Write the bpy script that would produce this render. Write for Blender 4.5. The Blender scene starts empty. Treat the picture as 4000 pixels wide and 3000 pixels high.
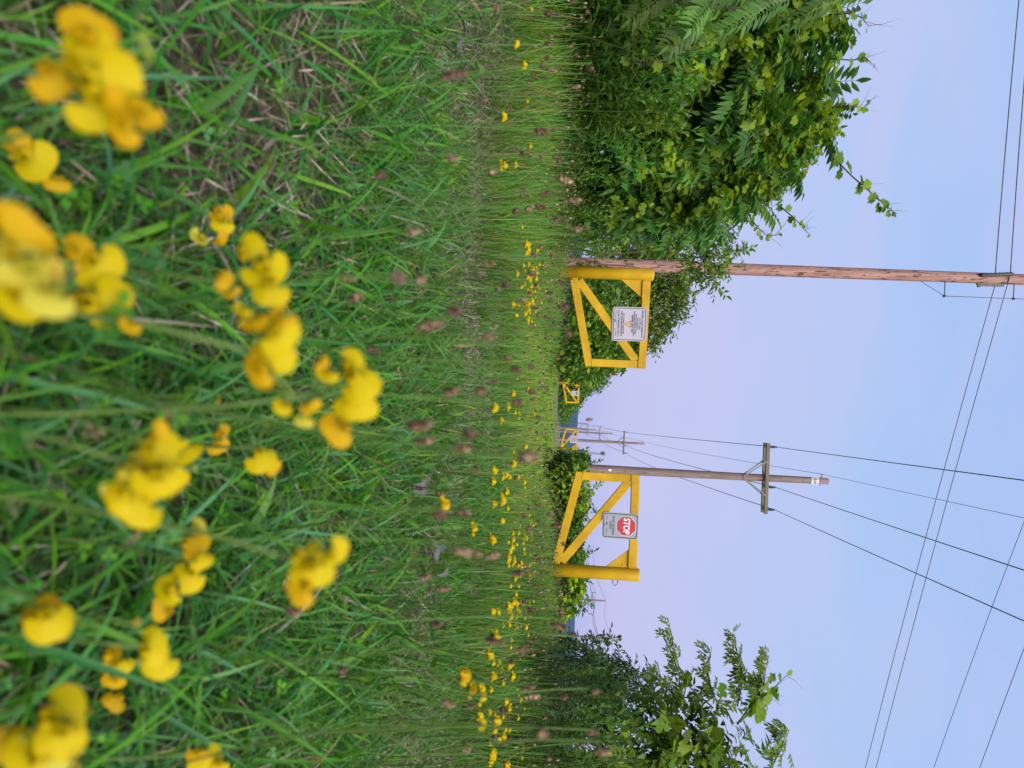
import bpy, math, random
import numpy as np
from mathutils import Vector, Matrix

random.seed(7)
rng = np.random.default_rng(7)
SC = bpy.context.scene
COL = SC.collection
PI = math.pi

# ---------------------------------------------------------------- camera
FPX = 2850.0                       # focal length in pixels of a 4000 px long side
EYE = 0.40
PITCH = math.atan(200 / FPX)
ROLL = 0.045
CAM = np.array([0.0, 0.0, EYE])
_r0 = np.array([1.0, 0, 0])
_u0 = np.array([0, math.sin(PITCH), math.cos(PITCH)])
FWD = np.array([0, math.cos(PITCH), -math.sin(PITCH)])
RGT = math.cos(ROLL) * _r0 + math.sin(ROLL) * _u0
UPV = -math.sin(ROLL) * _r0 + math.cos(ROLL) * _u0
cam_d = bpy.data.cameras.new('camera')
cam = bpy.data.objects.new('camera', cam_d)
COL.objects.link(cam)
# the photograph is stored lying on its side: the camera's own x axis points up
m3 = np.stack([UPV, -RGT, -FWD], axis=1)
M = Matrix.Identity(4)
for i in range(3):
    for j in range(3):
        M[i][j] = m3[i, j]
M.translation = Vector(CAM)
cam.matrix_world = M
cam_d.sensor_fit = 'HORIZONTAL'
cam_d.sensor_width = 36.0
cam_d.lens = FPX / 4000 * 36.0
cam_d.clip_start = 0.01
cam_d.clip_end = 30000
cam_d.dof.use_dof = True
cam_d.dof.focus_distance = 8.0
cam_d.dof.aperture_fstop = cam_d.lens / 4.2
SC.camera = cam

# ---------------------------------------------------------------- sky, sun, exposure
SUN_EL, SUN_AZ = math.radians(40), math.radians(162)   # low, behind the camera to the right
w = bpy.data.worlds.new('World')
SC.world = w
w.use_nodes = True
nt = w.node_tree
for n in list(nt.nodes):
    nt.nodes.remove(n)
wo = nt.nodes.new('ShaderNodeOutputWorld')
bg = nt.nodes.new('ShaderNodeBackground')
sky = nt.nodes.new('ShaderNodeTexSky')
sky.sky_type = 'NISHITA'
sky.sun_disc = False
sky.sun_elevation = SUN_EL
sky.sun_rotation = SUN_AZ
sky.dust_density = 2.0
geo = nt.nodes.new('ShaderNodeNewGeometry')
sep = nt.nodes.new('ShaderNodeSeparateXYZ')
nt.links.new(geo.outputs['Incoming'], sep.inputs[0])
neg = nt.nodes.new('ShaderNodeMath'); neg.operation = 'MULTIPLY'; neg.inputs[1].default_value = -1
nt.links.new(sep.outputs['Z'], neg.inputs[0])
ramp = nt.nodes.new('ShaderNodeValToRGB')
els = ramp.color_ramp.elements
els[0].position = 0.0; els[0].color = (0.58, 0.53, 0.77, 1)
els[1].position = 1.0; els[1].color = (0.26, 0.45, 0.84, 1)
e = els.new(0.14); e.color = (0.53, 0.55, 0.81, 1)
e = els.new(0.34); e.color = (0.43, 0.565, 0.87, 1)
e = els.new(0.62); e.color = (0.30, 0.515, 0.89, 1)
nt.links.new(neg.outputs[0], ramp.inputs[0])
# faint high haze streaks
tc = nt.nodes.new('ShaderNodeTexCoord')
nz = nt.nodes.new('ShaderNodeTexNoise'); nz.inputs['Scale'].default_value = 2.6; nz.inputs['Detail'].default_value = 5; nz.inputs['Distortion'].default_value = 0.6
cmap = nt.nodes.new('ShaderNodeMapping'); cmap.inputs['Scale'].default_value = (1.0, 1.0, 2.6); cmap.inputs['Rotation'].default_value = (0.2, 0.35, 0.0)
nt.links.new(tc.outputs['Generated'], cmap.inputs[0]); nt.links.new(cmap.outputs[0], nz.inputs['Vector'])
mr = nt.nodes.new('ShaderNodeMapRange'); mr.inputs['From Min'].default_value = 0.35; mr.inputs['From Max'].default_value = 0.75
mr.inputs['To Min'].default_value = 0.0; mr.inputs['To Max'].default_value = 0.5
nt.links.new(nz.outputs['Fac'], mr.inputs['Value'])
hz = nt.nodes.new('ShaderNodeMix'); hz.data_type = 'RGBA'
nt.links.new(mr.outputs['Result'], hz.inputs['Factor'])
nt.links.new(ramp.outputs['Color'], hz.inputs[6])
hz.inputs[7].default_value = (0.63, 0.57, 0.83, 1)
sc_ = nt.nodes.new('ShaderNodeVectorMath'); sc_.operation = 'SCALE'; sc_.inputs['Scale'].default_value = 11.2
nt.links.new(hz.outputs[2], sc_.inputs[0])
mx = nt.nodes.new('ShaderNodeMix'); mx.data_type = 'RGBA'; mx.inputs['Factor'].default_value = 0.9
nt.links.new(sky.outputs['Color'], mx.inputs[6])
nt.links.new(sc_.outputs[0], mx.inputs[7])
nt.links.new(mx.outputs[2], bg.inputs['Color'])
bg.inputs['Strength'].default_value = 0.05
nt.links.new(bg.outputs[0], wo.inputs[0])

sun_d = bpy.data.lights.new('sun', 'SUN')
sun = bpy.data.objects.new('sun', sun_d)
COL.objects.link(sun)
sun_d.energy = 3.45
sun_d.angle = math.radians(55)
sun_d.color = (1.0, 0.92, 0.80)
sdir = Vector((math.sin(SUN_AZ) * math.cos(SUN_EL), math.cos(SUN_AZ) * math.cos(SUN_EL), math.sin(SUN_EL)))
sun.rotation_euler = sdir.to_track_quat('Z', 'Y').to_euler()

SC.view_settings.view_transform = 'Standard'
SC.view_settings.look = 'None'
SC.view_settings.exposure = 1.0
SC.view_settings.gamma = 1.0
SC.view_settings.use_curve_mapping = False
SC.render.engine = 'CYCLES'
cy = SC.cycles
cy.use_denoising = True
cy.max_bounces = 7
cy.diffuse_bounces = 3
cy.glossy_bounces = 2
cy.transmission_bounces = 4
cy.transparent_max_bounces = 6
cy.volume_bounces = 0
cy.caustics_reflective = False
cy.caustics_refractive = False
cy.use_adaptive_sampling = True
cy.adaptive_threshold = 0.015

# ---------------------------------------------------------------- helpers
def at(px, py, Y):
    """world point at world depth Y seen at photo pixel (px, py)"""
    d = FWD + UPV * ((px - 2000) / FPX) + RGT * ((py - 1500) / FPX)
    return CAM + d * (Y / d[1])

def proj(P):
    P = np.asarray(P, float) - CAM
    z = P @ FWD
    return 2000 + FPX * (P @ UPV) / z, 1500 + FPX * (P @ RGT) / z

def horizon(py):
    return 2200 - ROLL * (py - 1500)

def tag(o, label=None, cat=None, group=None, kind=None):
    if label: o['label'] = label
    if cat: o['category'] = cat
    if group: o['group'] = group
    if kind: o['kind'] = kind
    return o

def empty(name, loc=(0, 0, 0), rz=0.0):
    o = bpy.data.objects.new(name, None)
    o.empty_display_size = 0.1
    COL.objects.link(o)
    o.location = loc
    o.rotation_euler = (0, 0, rz)
    return o

def link(name, mesh, parent=None):
    o = bpy.data.objects.new(name, mesh)
    COL.objects.link(o)
    if parent is not None:
        o.parent = parent
    return o

def np_mesh(name, V, F, mat, cols=None, smooth=False):
    """V (k,3), F (m,n) uniform polygons"""
    V = np.ascontiguousarray(V, np.float32)
    F = np.ascontiguousarray(F, np.int32)
    m = bpy.data.meshes.new(name)
    m.vertices.add(len(V))
    m.vertices.foreach_set('co', V.ravel())
    n = F.shape[1]
    m.loops.add(F.size)
    m.loops.foreach_set('vertex_index', F.ravel())
    m.polygons.add(len(F))
    m.polygons.foreach_set('loop_start', np.arange(0, F.size, n, dtype=np.int32))
    m.polygons.foreach_set('loop_total', np.full(len(F), n, np.int32))
    if smooth:
        m.polygons.foreach_set('use_smooth', np.ones(len(F), bool))
    if cols is not None:
        a = m.color_attributes.new('col', 'FLOAT_COLOR', 'POINT')
        c = np.ones((len(V), 4), np.float32)
        c[:, :3] = cols
        a.data.foreach_set('color', c.ravel())
    m.update(calc_edges=True)
    if mat is not None:
        m.materials.append(mat)
    return m

class MB:
    """collects polygons of mixed size, then builds one mesh"""
    def __init__(s):
        s.v = []; s.f = []; s.mi = []
        s.cur = 0
    def add(s, vs, fs):
        b = len(s.v)
        s.v += [tuple(float(c) for c in p) for p in vs]
        for f in fs:
            s.f.append(tuple(b + i for i in f)); s.mi.append(s.cur)
        return s
    def box(s, c, d, mat=None, bev=0.0):
        hx, hy, hz = d[0] / 2, d[1] / 2, d[2] / 2
        if bev <= 0:
            vs = [Vector((x * hx, y * hy, z * hz)) for x in (-1, 1) for y in (-1, 1) for z in (-1, 1)]
            fs = [(0, 1, 3, 2), (4, 6, 7, 5), (0, 4, 5, 1), (2, 3, 7, 6), (0, 2, 6, 4), (1, 5, 7, 3)]
        else:
            b = bev
            vs, fs = [], []
            ring = lambda y, g: [(-hx + g, y, -hz + b + g * 0), (-hx + b + g * 0, y, -hz + g), (hx - b, y, -hz + g), (hx - g, y, -hz + b), (hx - g, y, hz - b), (hx - b, y, hz - g), (-hx + b, y, hz - g), (-hx + g, y, hz - b)]
            rs = [ring(-hy, b * 0.8), ring(-hy + b, 0), ring(hy - b, 0), ring(hy, b * 0.8)]
            for r in rs: vs += [Vector(p) for p in r]
            for k in range(3):
                for i in range(8):
                    j = (i + 1) % 8
                    fs.append((k * 8 + i, k * 8 + j, k * 8 + 8 + j, k * 8 + 8 + i))
            fs.append(tuple(range(7, -1, -1))); fs.append(tuple(range(24, 32)))
        if mat is not None:
            vs = [mat @ p for p in vs]
        c = Vector(c)
        s.add([p + c for p in vs], fs)
        return s
    def bar(s, a, b, wid, thk, side=(0, 1, 0), bev=0.0):
        """rectangular bar from a to b; thk measured along side, wid across"""
        a, b = Vector(a), Vector(b)
        x = (b - a); L = x.length; x.normalize()
        y = Vector(side); y = (y - x * y.dot(x)).normalized()
        z = x.cross(y)
        R = Matrix((x, y, z)).transposed()
        s.box((a + b) / 2, (L, thk, wid), R, bev)
        return s
    def tube(s, pts, rad, n=8, cap=True):
        pts = [Vector(p) for p in pts]
        rads = rad if hasattr(rad, '__len__') else [rad] * len(pts)
        base = len(s.v)
        up = None
        vs = []; fs = []
        for i, p in enumerate(pts):
            t = (pts[min(i + 1, len(pts) - 1)] - pts[max(i - 1, 0)]).normalized()
            if up is None:
                up = Vector((0, 0, 1)) if abs(t.z) < 0.9 else Vector((1, 0, 0))
            u = (up - t * up.dot(t)).normalized(); up = u
            v = t.cross(u)
            for k in range(n):
                a = 2 * PI * k / n
                vs.append(p + (u * math.cos(a) + v * math.sin(a)) * rads[i])
        for i in range(len(pts) - 1):
            for k in range(n):
                j = (k + 1) % n
                fs.append((i * n + k, i * n + j, (i + 1) * n + j, (i + 1) * n + k))
        if cap:
            fs.append(tuple(range(n - 1, -1, -1)))
            fs.append(tuple((len(pts) - 1) * n + k for k in range(n)))
        s.add(vs, fs)
        return s
    def lathe(s, prof, n=12, mat=None):
        """prof: list of (r, z)"""
        vs, fs = [], []
        for r, z in prof:
            for k in range(n):
                a = 2 * PI * k / n
                p = Vector((r * math.cos(a), r * math.sin(a), z))
                vs.append(mat @ p if mat is not None else p)
        for i in range(len(prof) - 1):
            for k in range(n):
                j = (k + 1) % n
                fs.append((i * n + k, i * n + j, (i + 1) * n + j, (i + 1) * n + k))
        fs.append(tuple(range(n - 1, -1, -1)))
        fs.append(tuple((len(prof) - 1) * n + k for k in range(n)))
        s.add(vs, fs)
        return s
    def prism(s, poly, y0, y1):
        """polygon in x,z extruded along y (front face at y0)"""
        n = len(poly)
        vs = [(x, y0, z) for x, z in poly] + [(x, y1, z) for x, z in poly]
        fs = [tuple(range(n)), tuple(range(2 * n - 1, n - 1, -1))]
        for i in range(n):
            j = (i + 1) % n
            fs.append((i, n + i, n + j, j))
        s.add(vs, fs)
        return s
    def mesh(s, name, mats, smooth=False):
        m = bpy.data.meshes.new(name)
        m.from_pydata(s.v, [], s.f)
        if not isinstance(mats, (list, tuple)): mats = [mats]
        for k in mats: m.materials.append(k)
        m.polygons.foreach_set('material_index', s.mi)
        if smooth:
            m.polygons.foreach_set('use_smooth', [True] * len(s.f))
        m.update()
        return m
    def build(s, name, mats, parent=None, smooth=False):
        return link(name, s.mesh(name, mats, smooth), parent)

# smooth value noise in numpy -------------------------------------------------
_perm = rng.random((64, 64, 64)).astype(np.float32)
def noise3(P):
    P = np.asarray(P, float)
    i = np.floor(P).astype(int); f = P - i
    f = f * f * (3 - 2 * f)
    r = 0
    for dx in (0, 1):
        for dy in (0, 1):
            for dz in (0, 1):
                wgt = (f[..., 0] if dx else 1 - f[..., 0]) * (f[..., 1] if dy else 1 - f[..., 1]) * (f[..., 2] if dz else 1 - f[..., 2])
                r = r + wgt * _perm[(i[..., 0] + dx) % 64, (i[..., 1] + dy) % 64, (i[..., 2] + dz) % 64]
    return r
def noise2(x, y, k=0.0):
    x = np.asarray(x, float); y = np.asarray(y, float)
    return noise3(np.stack([x, y, np.full_like(x, k)], -1))

# ---------------------------------------------------------------- materials
def mat_new(name):
    m = bpy.data.materials.new(name)
    m.use_nodes = True
    nt = m.node_tree
    b = nt.nodes['Principled BSDF']
    return m, nt, b

def N(nt, t, **kw):
    n = nt.nodes.new(t)
    for k, v in kw.items():
        setattr(n, k, v)
    return n

def leaf_mat(name, rough=0.5, trans=0.35, spec=0.4, shared=False, tint=(1, 1, 1), grain=30.0):
    m, nt, b = mat_new(name)
    at_ = N(nt, 'ShaderNodeAttribute', attribute_name='col')
    tc = N(nt, 'ShaderNodeTexCoord')
    nz = N(nt, 'ShaderNodeTexNoise'); nz.inputs['Scale'].default_value = grain; nz.inputs['Detail'].default_value = 2
    nt.links.new(tc.outputs['Object'], nz.inputs['Vector'])
    mr = N(nt, 'ShaderNodeMapRange'); mr.inputs['To Min'].default_value = 0.72; mr.inputs['To Max'].default_value = 1.28
    nt.links.new(nz.outputs['Fac'], mr.inputs['Value'])
    mul = N(nt, 'ShaderNodeVectorMath', operation='SCALE')
    nt.links.new(at_.outputs['Color'], mul.inputs[0])
    nt.links.new(mr.outputs['Result'], mul.inputs['Scale'])
    out = mul.outputs[0]
    if shared:
        oi = N(nt, 'ShaderNodeObjectInfo')
        hs = N(nt, 'ShaderNodeHueSaturation')
        mh = N(nt, 'ShaderNodeMapRange'); mh.inputs['To Min'].default_value = 0.475; mh.inputs['To Max'].default_value = 0.52
        mv = N(nt, 'ShaderNodeMapRange'); mv.inputs['To Min'].default_value = 0.65; mv.inputs['To Max'].default_value = 1.25
        nt.links.new(oi.outputs['Random'], mh.inputs['Value'])
        nt.links.new(oi.outputs['Random'], mv.inputs['Value'])
        nt.links.new(mh.outputs['Result'], hs.inputs['Hue'])
        nt.links.new(mv.outputs['Result'], hs.inputs['Value'])
        nt.links.new(out, hs.inputs['Color'])
        out = hs.outputs['Color']
    nt.links.new(out, b.inputs['Base Color'])
    b.inputs['Roughness'].default_value = rough
    b.inputs['Specular IOR Level'].default_value = spec
    tr = N(nt, 'ShaderNodeBsdfTranslucent')
    br = N(nt, 'ShaderNodeVectorMath', operation='MULTIPLY')
    br.inputs[1].default_value = (1.5, 1.45, 0.7)
    nt.links.new(out, br.inputs[0])
    nt.links.new(br.outputs[0], tr.inputs['Color'])
    ms = N(nt, 'ShaderNodeMixShader'); ms.inputs[0].default_value = trans
    nt.links.new(b.outputs[0], ms.inputs[1]); nt.links.new(tr.outputs[0], ms.inputs[2])
    nt.links.new(ms.outputs[0], nt.nodes['Material Output'].inputs['Surface'])
    return m

def plain_mat(name, col, rough=0.6, var=0.15, scale=8.0, metal=0.0, spec=0.5, bump=0.0, stretch=(1, 1, 1), coords='Object', detail=4):
    m, nt, b = mat_new(name)
    tc = N(nt, 'ShaderNodeTexCoord'); mp = N(nt, 'ShaderNodeMapping')
    mp.inputs['Scale'].default_value = stretch
    nt.links.new(tc.outputs[coords], mp.inputs[0])
    nz = N(nt, 'ShaderNodeTexNoise'); nz.inputs['Scale'].default_value = scale; nz.inputs['Detail'].default_value = detail
    nt.links.new(mp.outputs[0], nz.inputs['Vector'])
    cr = N(nt, 'ShaderNodeValToRGB')
    cr.color_ramp.elements[0].position = 0.3; cr.color_ramp.elements[1].position = 0.7
    cr.color_ramp.elements[0].color = tuple(c * (1 - var) for c in col) + (1,)
    cr.color_ramp.elements[1].color = tuple(min(1, c * (1 + var)) for c in col) + (1,)
    nt.links.new(nz.outputs['Fac'], cr.inputs[0])
    nt.links.new(cr.outputs[0], b.inputs['Base Color'])
    b.inputs['Roughness'].default_value = rough
    b.inputs['Metallic'].default_value = metal
    b.inputs['Specular IOR Level'].default_value = spec
    if bump > 0:
        bp = N(nt, 'ShaderNodeBump'); bp.inputs['Strength'].default_value = bump; bp.inputs['Distance'].default_value = 0.01
        nt.links.new(nz.outputs['Fac'], bp.inputs['Height'])
        nt.links.new(bp.outputs[0], b.inputs['Normal'])
    return m

M_grass = leaf_mat('grass_blade', 0.5, 0.34, 0.22, grain=14)
M_straw = leaf_mat('dry_straw', 0.7, 0.15, 0.3)
M_leaf = leaf_mat('leaf', 0.48, 0.40, 0.22, grain=25)
M_leafs = leaf_mat('leaf_single', 0.48, 0.40, 0.22, shared=True, grain=25)
M_far = leaf_mat('far_leaf', 0.6, 0.28, 0.15, grain=3)
M_petal = leaf_mat('yellow_petal', 0.6, 0.42, 0.2, shared=False, grain=260)
M_head = leaf_mat('seed_head_brown', 0.85, 0.05, 0.15, shared=True, grain=300)
M_stemg = leaf_mat('green_stem', 0.5, 0.1, 0.4, shared=True, grain=40)

def paint_mat():
    m, nt, b = mat_new('yellow_gate_paint')
    tc = N(nt, 'ShaderNodeTexCoord')
    nz = N(nt, 'ShaderNodeTexNoise'); nz.inputs['Scale'].default_value = 3.0; nz.inputs['Detail'].default_value = 6
    nt.links.new(tc.outputs['Object'], nz.inputs['Vector'])
    cr = N(nt, 'ShaderNodeValToRGB')
    cr.color_ramp.elements[0].position = 0.32; cr.color_ramp.elements[0].color = (0.31, 0.180, 0.0035, 1)
    cr.color_ramp.elements[1].position = 0.68; cr.color_ramp.elements[1].color = (0.45, 0.272, 0.005, 1)
    nt.links.new(nz.outputs['Fac'], cr.inputs[0])
    # chips of rust
    mp = N(nt, 'ShaderNodeMapping'); mp.inputs['Scale'].default_value = (9, 9, 16)
    nt.links.new(tc.outputs['Object'], mp.inputs[0])
    n2 = N(nt, 'ShaderNodeTexNoise'); n2.inputs['Scale'].default_value = 1.6; n2.inputs['Detail'].default_value = 5; n2.inputs['Roughness'].default_value = 0.65
    nt.links.new(mp.outputs[0], n2.inputs['Vector'])
    st = N(nt, 'ShaderNodeMapRange'); st.inputs['From Min'].default_value = 0.70; st.inputs['From Max'].default_value = 0.71
    nt.links.new(n2.outputs['Fac'], st.inputs['Value'])
    mx = N(nt, 'ShaderNodeMix', data_type='RGBA')
    nt.links.new(st.outputs['Result'], mx.inputs['Factor'])
    nt.links.new(cr.outputs[0], mx.inputs[6]); mx.inputs[7].default_value = (0.07, 0.035, 0.02, 1)
    mp3 = N(nt, 'ShaderNodeMapping'); mp3.inputs['Scale'].default_value = (5, 5, 1.2)
    nt.links.new(tc.outputs['Object'], mp3.inputs[0])
    n4 = N(nt, 'ShaderNodeTexNoise'); n4.inputs['Scale'].default_value = 2.2; n4.inputs['Detail'].default_value = 6; n4.inputs['Roughness'].default_value = 0.7
    nt.links.new(mp3.outputs[0], n4.inputs['Vector'])
    s4 = N(nt, 'ShaderNodeMapRange'); s4.inputs['From Min'].default_value = 0.52; s4.inputs['From Max'].default_value = 0.72; s4.inputs['To Max'].default_value = 0.32
    nt.links.new(n4.outputs['Fac'], s4.inputs['Value'])
    mx4 = N(nt, 'ShaderNodeMix', data_type='RGBA')
    nt.links.new(s4.outputs['Result'], mx4.inputs['Factor'])
    nt.links.new(mx.outputs[2], mx4.inputs[6]); mx4.inputs[7].default_value = (0.17, 0.095, 0.012, 1)
    nt.links.new(mx4.outputs[2], b.inputs['Base Color'])
    b.inputs['Roughness'].default_value = 0.5
    b.inputs['Specular IOR Level'].default_value = 0.22
    bp = N(nt, 'ShaderNodeBump'); bp.inputs['Strength'].default_value = 0.15; bp.inputs['Distance'].default_value = 0.004
    n3 = N(nt, 'ShaderNodeTexNoise'); n3.inputs['Scale'].default_value = 45
    nt.links.new(tc.outputs['Object'], n3.inputs['Vector'])
    nt.links.new(n3.outputs['Fac'], bp.inputs['Height']); nt.links.new(bp.outputs[0], b.inputs['Normal'])
    return m
M_paint = paint_mat()

def pole_mat(name, c0, c1, dark, amount=0.60):
    m, nt, b = mat_new(name)
    tc = N(nt, 'ShaderNodeTexCoord')
    mp = N(nt, 'ShaderNodeMapping'); mp.inputs['Scale'].default_value = (22, 22, 1.3)
    nt.links.new(tc.outputs['Object'], mp.inputs[0])
    nz = N(nt, 'ShaderNodeTexNoise'); nz.inputs['Scale'].default_value = 1.0; nz.inputs['Detail'].default_value = 5
    nt.links.new(mp.outputs[0], nz.inputs['Vector'])
    cr = N(nt, 'ShaderNodeValToRGB')
    cr.color_ramp.elements[0].position = 0.35; cr.color_ramp.elements[0].color = c0 + (1,)
    cr.color_ramp.elements[1].position = 0.65; cr.color_ramp.elements[1].color = c1 + (1,)
    nt.links.new(nz.outputs['Fac'], cr.inputs[0])
    mp2 = N(nt, 'ShaderNodeMapping'); mp2.inputs['Scale'].default_value = (26, 26, 5)
    nt.links.new(tc.outputs['Object'], mp2.inputs[0])
    n2 = N(nt, 'ShaderNodeTexNoise'); n2.inputs['Scale'].default_value = 1.0; n2.inputs['Detail'].default_value = 3
    nt.links.new(mp2.outputs[0], n2.inputs['Vector'])
    st = N(nt, 'ShaderNodeMapRange'); st.inputs['From Min'].default_value = amount; st.inputs['From Max'].default_value = amount + 0.06
    nt.links.new(n2.outputs['Fac'], st.inputs['Value'])
    mx = N(nt, 'ShaderNodeMix', data_type='RGBA')
    nt.links.new(st.outputs['Result'], mx.inputs['Factor'])
    nt.links.new(cr.outputs[0], mx.inputs[6]); mx.inputs[7].default_value = dark + (1,)
    nt.links.new(mx.outputs[2], b.inputs['Base Color'])
    b.inputs['Roughness'].default_value = 0.8
    bp = N(nt, 'ShaderNodeBump'); bp.inputs['Strength'].default_value = 0.5; bp.inputs['Distance'].default_value = 0.01
    nt.links.new(nz.outputs['Fac'], bp.inputs['Height']); nt.links.new(bp.outputs[0], b.inputs['Normal'])
    return m
M_polepink = pole_mat('pink_brown_pole_wood', (0.20, 0.100, 0.082), (0.32, 0.18, 0.155), (0.06, 0.024, 0.018), 0.565)
M_polegrey = pole_mat('weathered_pole_wood', (0.115, 0.078, 0.072), (0.20, 0.14, 0.130), (0.08, 0.05, 0.045), 0.62)
M_arm = plain_mat('weathered_crossarm', (0.115, 0.095, 0.075), 0.8, 0.25, 5, stretch=(1, 10, 10))
M_galv = plain_mat('galvanised_steel', (0.13, 0.13, 0.135), 0.5, 0.15, 12, metal=0.6)
M_insul = plain_mat('dark_insulator', (0.03, 0.035, 0.035), 0.35, 0.2, 10)
M_wire = plain_mat('dark_wire', (0.035, 0.035, 0.05), 0.5, 0.1, 10)
M_black = plain_mat('black_rubber', (0.025, 0.025, 0.03), 0.6, 0.2, 20)
M_alu = plain_mat('aluminium_back', (0.45, 0.45, 0.47), 0.45, 0.1, 10, metal=0.4)
M_signw = plain_mat('sign_sheet_white', (0.31, 0.29, 0.36), 0.45, 0.03, 4, spec=0.4)
M_signg = plain_mat('sign_sheet_grey', (0.22, 0.235, 0.285), 0.45, 0.05, 4, spec=0.4)
M_navy = plain_mat('sign_navy', (0.022, 0.035, 0.085), 0.5, 0.1, 10)
M_dgreen = plain_mat('sign_dark_green', (0.010, 0.035, 0.038), 0.5, 0.1, 10)
M_red = plain_mat('sign_red', (0.30, 0.012, 0.028), 0.45, 0.06, 5)
M_signy = plain_mat('sign_yellow', (0.74, 0.44, 0.03), 0.5, 0.05, 5)
M_white = plain_mat('lettering_white', (0.55, 0.52, 0.57), 0.5, 0.03, 5)
M_teal = plain_mat('emblem_teal', (0.02, 0.12, 0.20), 0.5, 0.05, 5)
M_bark = plain_mat('bark', (0.085, 0.06, 0.045), 0.9, 0.35, 18, bump=0.6, stretch=(1, 1, 0.3))
M_vine = plain_mat('vine_stem', (0.13, 0.06, 0.04), 0.7, 0.3, 20)

def ground_mat():
    m, nt, b = mat_new('meadow_soil')
    tc = N(nt, 'ShaderNodeTexCoord')
    nz = N(nt, 'ShaderNodeTexNoise'); nz.inputs['Scale'].default_value = 35; nz.inputs['Detail'].default_value = 8; nz.inputs['Roughness'].default_value = 0.7
    nt.links.new(tc.outputs['Object'], nz.inputs['Vector'])
    cr = N(nt, 'ShaderNodeValToRGB')
    cr.color_ramp.elements[0].position = 0.35; cr.color_ramp.elements[0].color = (0.020, 0.022, 0.010, 1)
    cr.color_ramp.elements[1].position = 0.72; cr.color_ramp.elements[1].color = (0.115, 0.10, 0.06, 1)
    nt.links.new(nz.outputs['Fac'], cr.inputs[0])
    # where the blades can no longer be told apart the sheet itself is green sward
    n2 = N(nt, 'ShaderNodeTexNoise'); n2.inputs['Scale'].default_value = 0.7; n2.inputs['Detail'].default_value = 8
    nt.links.new(tc.outputs['Object'], n2.inputs['Vector'])
    c2 = N(nt, 'ShaderNodeValToRGB')
    c2.color_ramp.elements[0].position = 0.35; c2.color_ramp.elements[0].color = (0.055, 0.115, 0.022, 1)
    c2.color_ramp.elements[1].position = 0.7; c2.color_ramp.elements[1].color = (0.125, 0.19, 0.05, 1)
    nt.links.new(n2.outputs['Fac'], c2.inputs[0])
    sp = N(nt, 'ShaderNodeSeparateXYZ'); nt.links.new(tc.outputs['Object'], sp.inputs[0])
    mr = N(nt, 'ShaderNodeMapRange'); mr.inputs['From Min'].default_value = 4; mr.inputs['From Max'].default_value = 12
    nt.links.new(sp.outputs['Y'], mr.inputs['Value'])
    mx = N(nt, 'ShaderNodeMix', data_type='RGBA')
    nt.links.new(mr.outputs['Result'], mx.inputs['Factor'])
    nt.links.new(cr.outputs[0], mx.inputs[6]); nt.links.new(c2.outputs[0], mx.inputs[7])
    nt.links.new(mx.outputs[2], b.inputs['Base Color'])
    b.inputs['Roughness'].default_value = 0.95
    b.inputs['Specular IOR Level'].default_value = 0.1
    bp = N(nt, 'ShaderNodeBump'); bp.inputs['Strength'].default_value = 0.8; bp.inputs['Distance'].default_value = 0.02
    nt.links.new(nz.outputs['Fac'], bp.inputs['Height']); nt.links.new(bp.outputs[0], b.inputs['Normal'])
    return m
M_ground = ground_mat()
M_road = plain_mat('gravel_road', (0.085, 0.082, 0.034), 0.95, 0.3, 3.0, detail=8)
M_hill = plain_mat('far_forest', (0.022, 0.038, 0.022), 0.95, 0.4, 0.02, spec=0.05, detail=6)

# ---------------------------------------------------------------- ground
def gz(x, y):
    x = np.asarray(x, float); y = np.asarray(y, float)
    n = (noise2(x * 1.3 + 11, y * 1.3 + 5, 0.5) - 0.5) * 0.05 + (noise2(x * 4 + 3, y * 4 + 9, 3.5) - 0.5) * 0.02
    far = -0.0045 * np.clip(y - 55, 0, 220)
    q = np.clip((np.abs(x - 0.05 * y) - 0.95) / 0.8, 0, 1)
    bank = np.where(x < 0, 0.115, 0.16) * q * q * (3 - 2 * q) * np.clip((y - 1.6) / 1.4, 0, 1) * np.clip((30 - y) / 14, 0, 1)
    return n * np.clip(y + 2, 0, 1) + far + bank

xs = np.concatenate([-np.geomspace(3800, 12, 24), np.arange(-11, -3, 0.5), np.arange(-3, 3, 0.12), np.arange(3, 11.1, 0.5), np.geomspace(12, 3800, 24)])
ys = np.concatenate([[-60, -30, -12, -5, -2], np.arange(-1, 5, 0.12), np.arange(5, 16, 0.4), np.arange(16, 60, 2.0), np.geomspace(62, 3300, 26)])
GX, GY = np.meshgrid(xs, ys)
GV = np.stack([GX, GY, gz(GX, GY)], -1).reshape(-1, 3)
nx, ny = len(xs), len(ys)
ii = (np.arange(ny - 1)[:, None] * nx + np.arange(nx - 1)[None, :]).ravel()
GF = np.stack([ii, ii + 1, ii + nx + 1, ii + nx], 1)
ground = link('ground', np_mesh('ground', GV, GF, M_ground, smooth=True))
tag(ground, 'mown meadow ground under the grass and flowers', kind='structure')

# gravel road crossing between the near and the far gates, on a low bank
rd = Vector((math.cos(0.12), math.sin(0.12), 0)); rn = Vector((-rd.y, rd.x, 0))
rb = MB()
rv, rf = [], []
for k, s in enumerate(np.linspace(-60, 60, 61)):
    c = Vector((0, 37.5, 0)) + rd * float(s)
    for off, z in ((-4.6, -0.06), (-3.0, 0.12), (0, 0.15), (3.0, 0.12), (4.6, -0.06)):
        p = c + rn * off
        rv.append((p.x, p.y, z))
for k in range(60):
    for j in range(4):
        a = k * 5 + j
        rf.append((a, a + 5, a + 6, a + 1))
rb.add(rv, rf)
tag(rb.build('road', M_road, smooth=True), 'low gravel road crossing the trail between the two pairs of gates', kind='structure')

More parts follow.
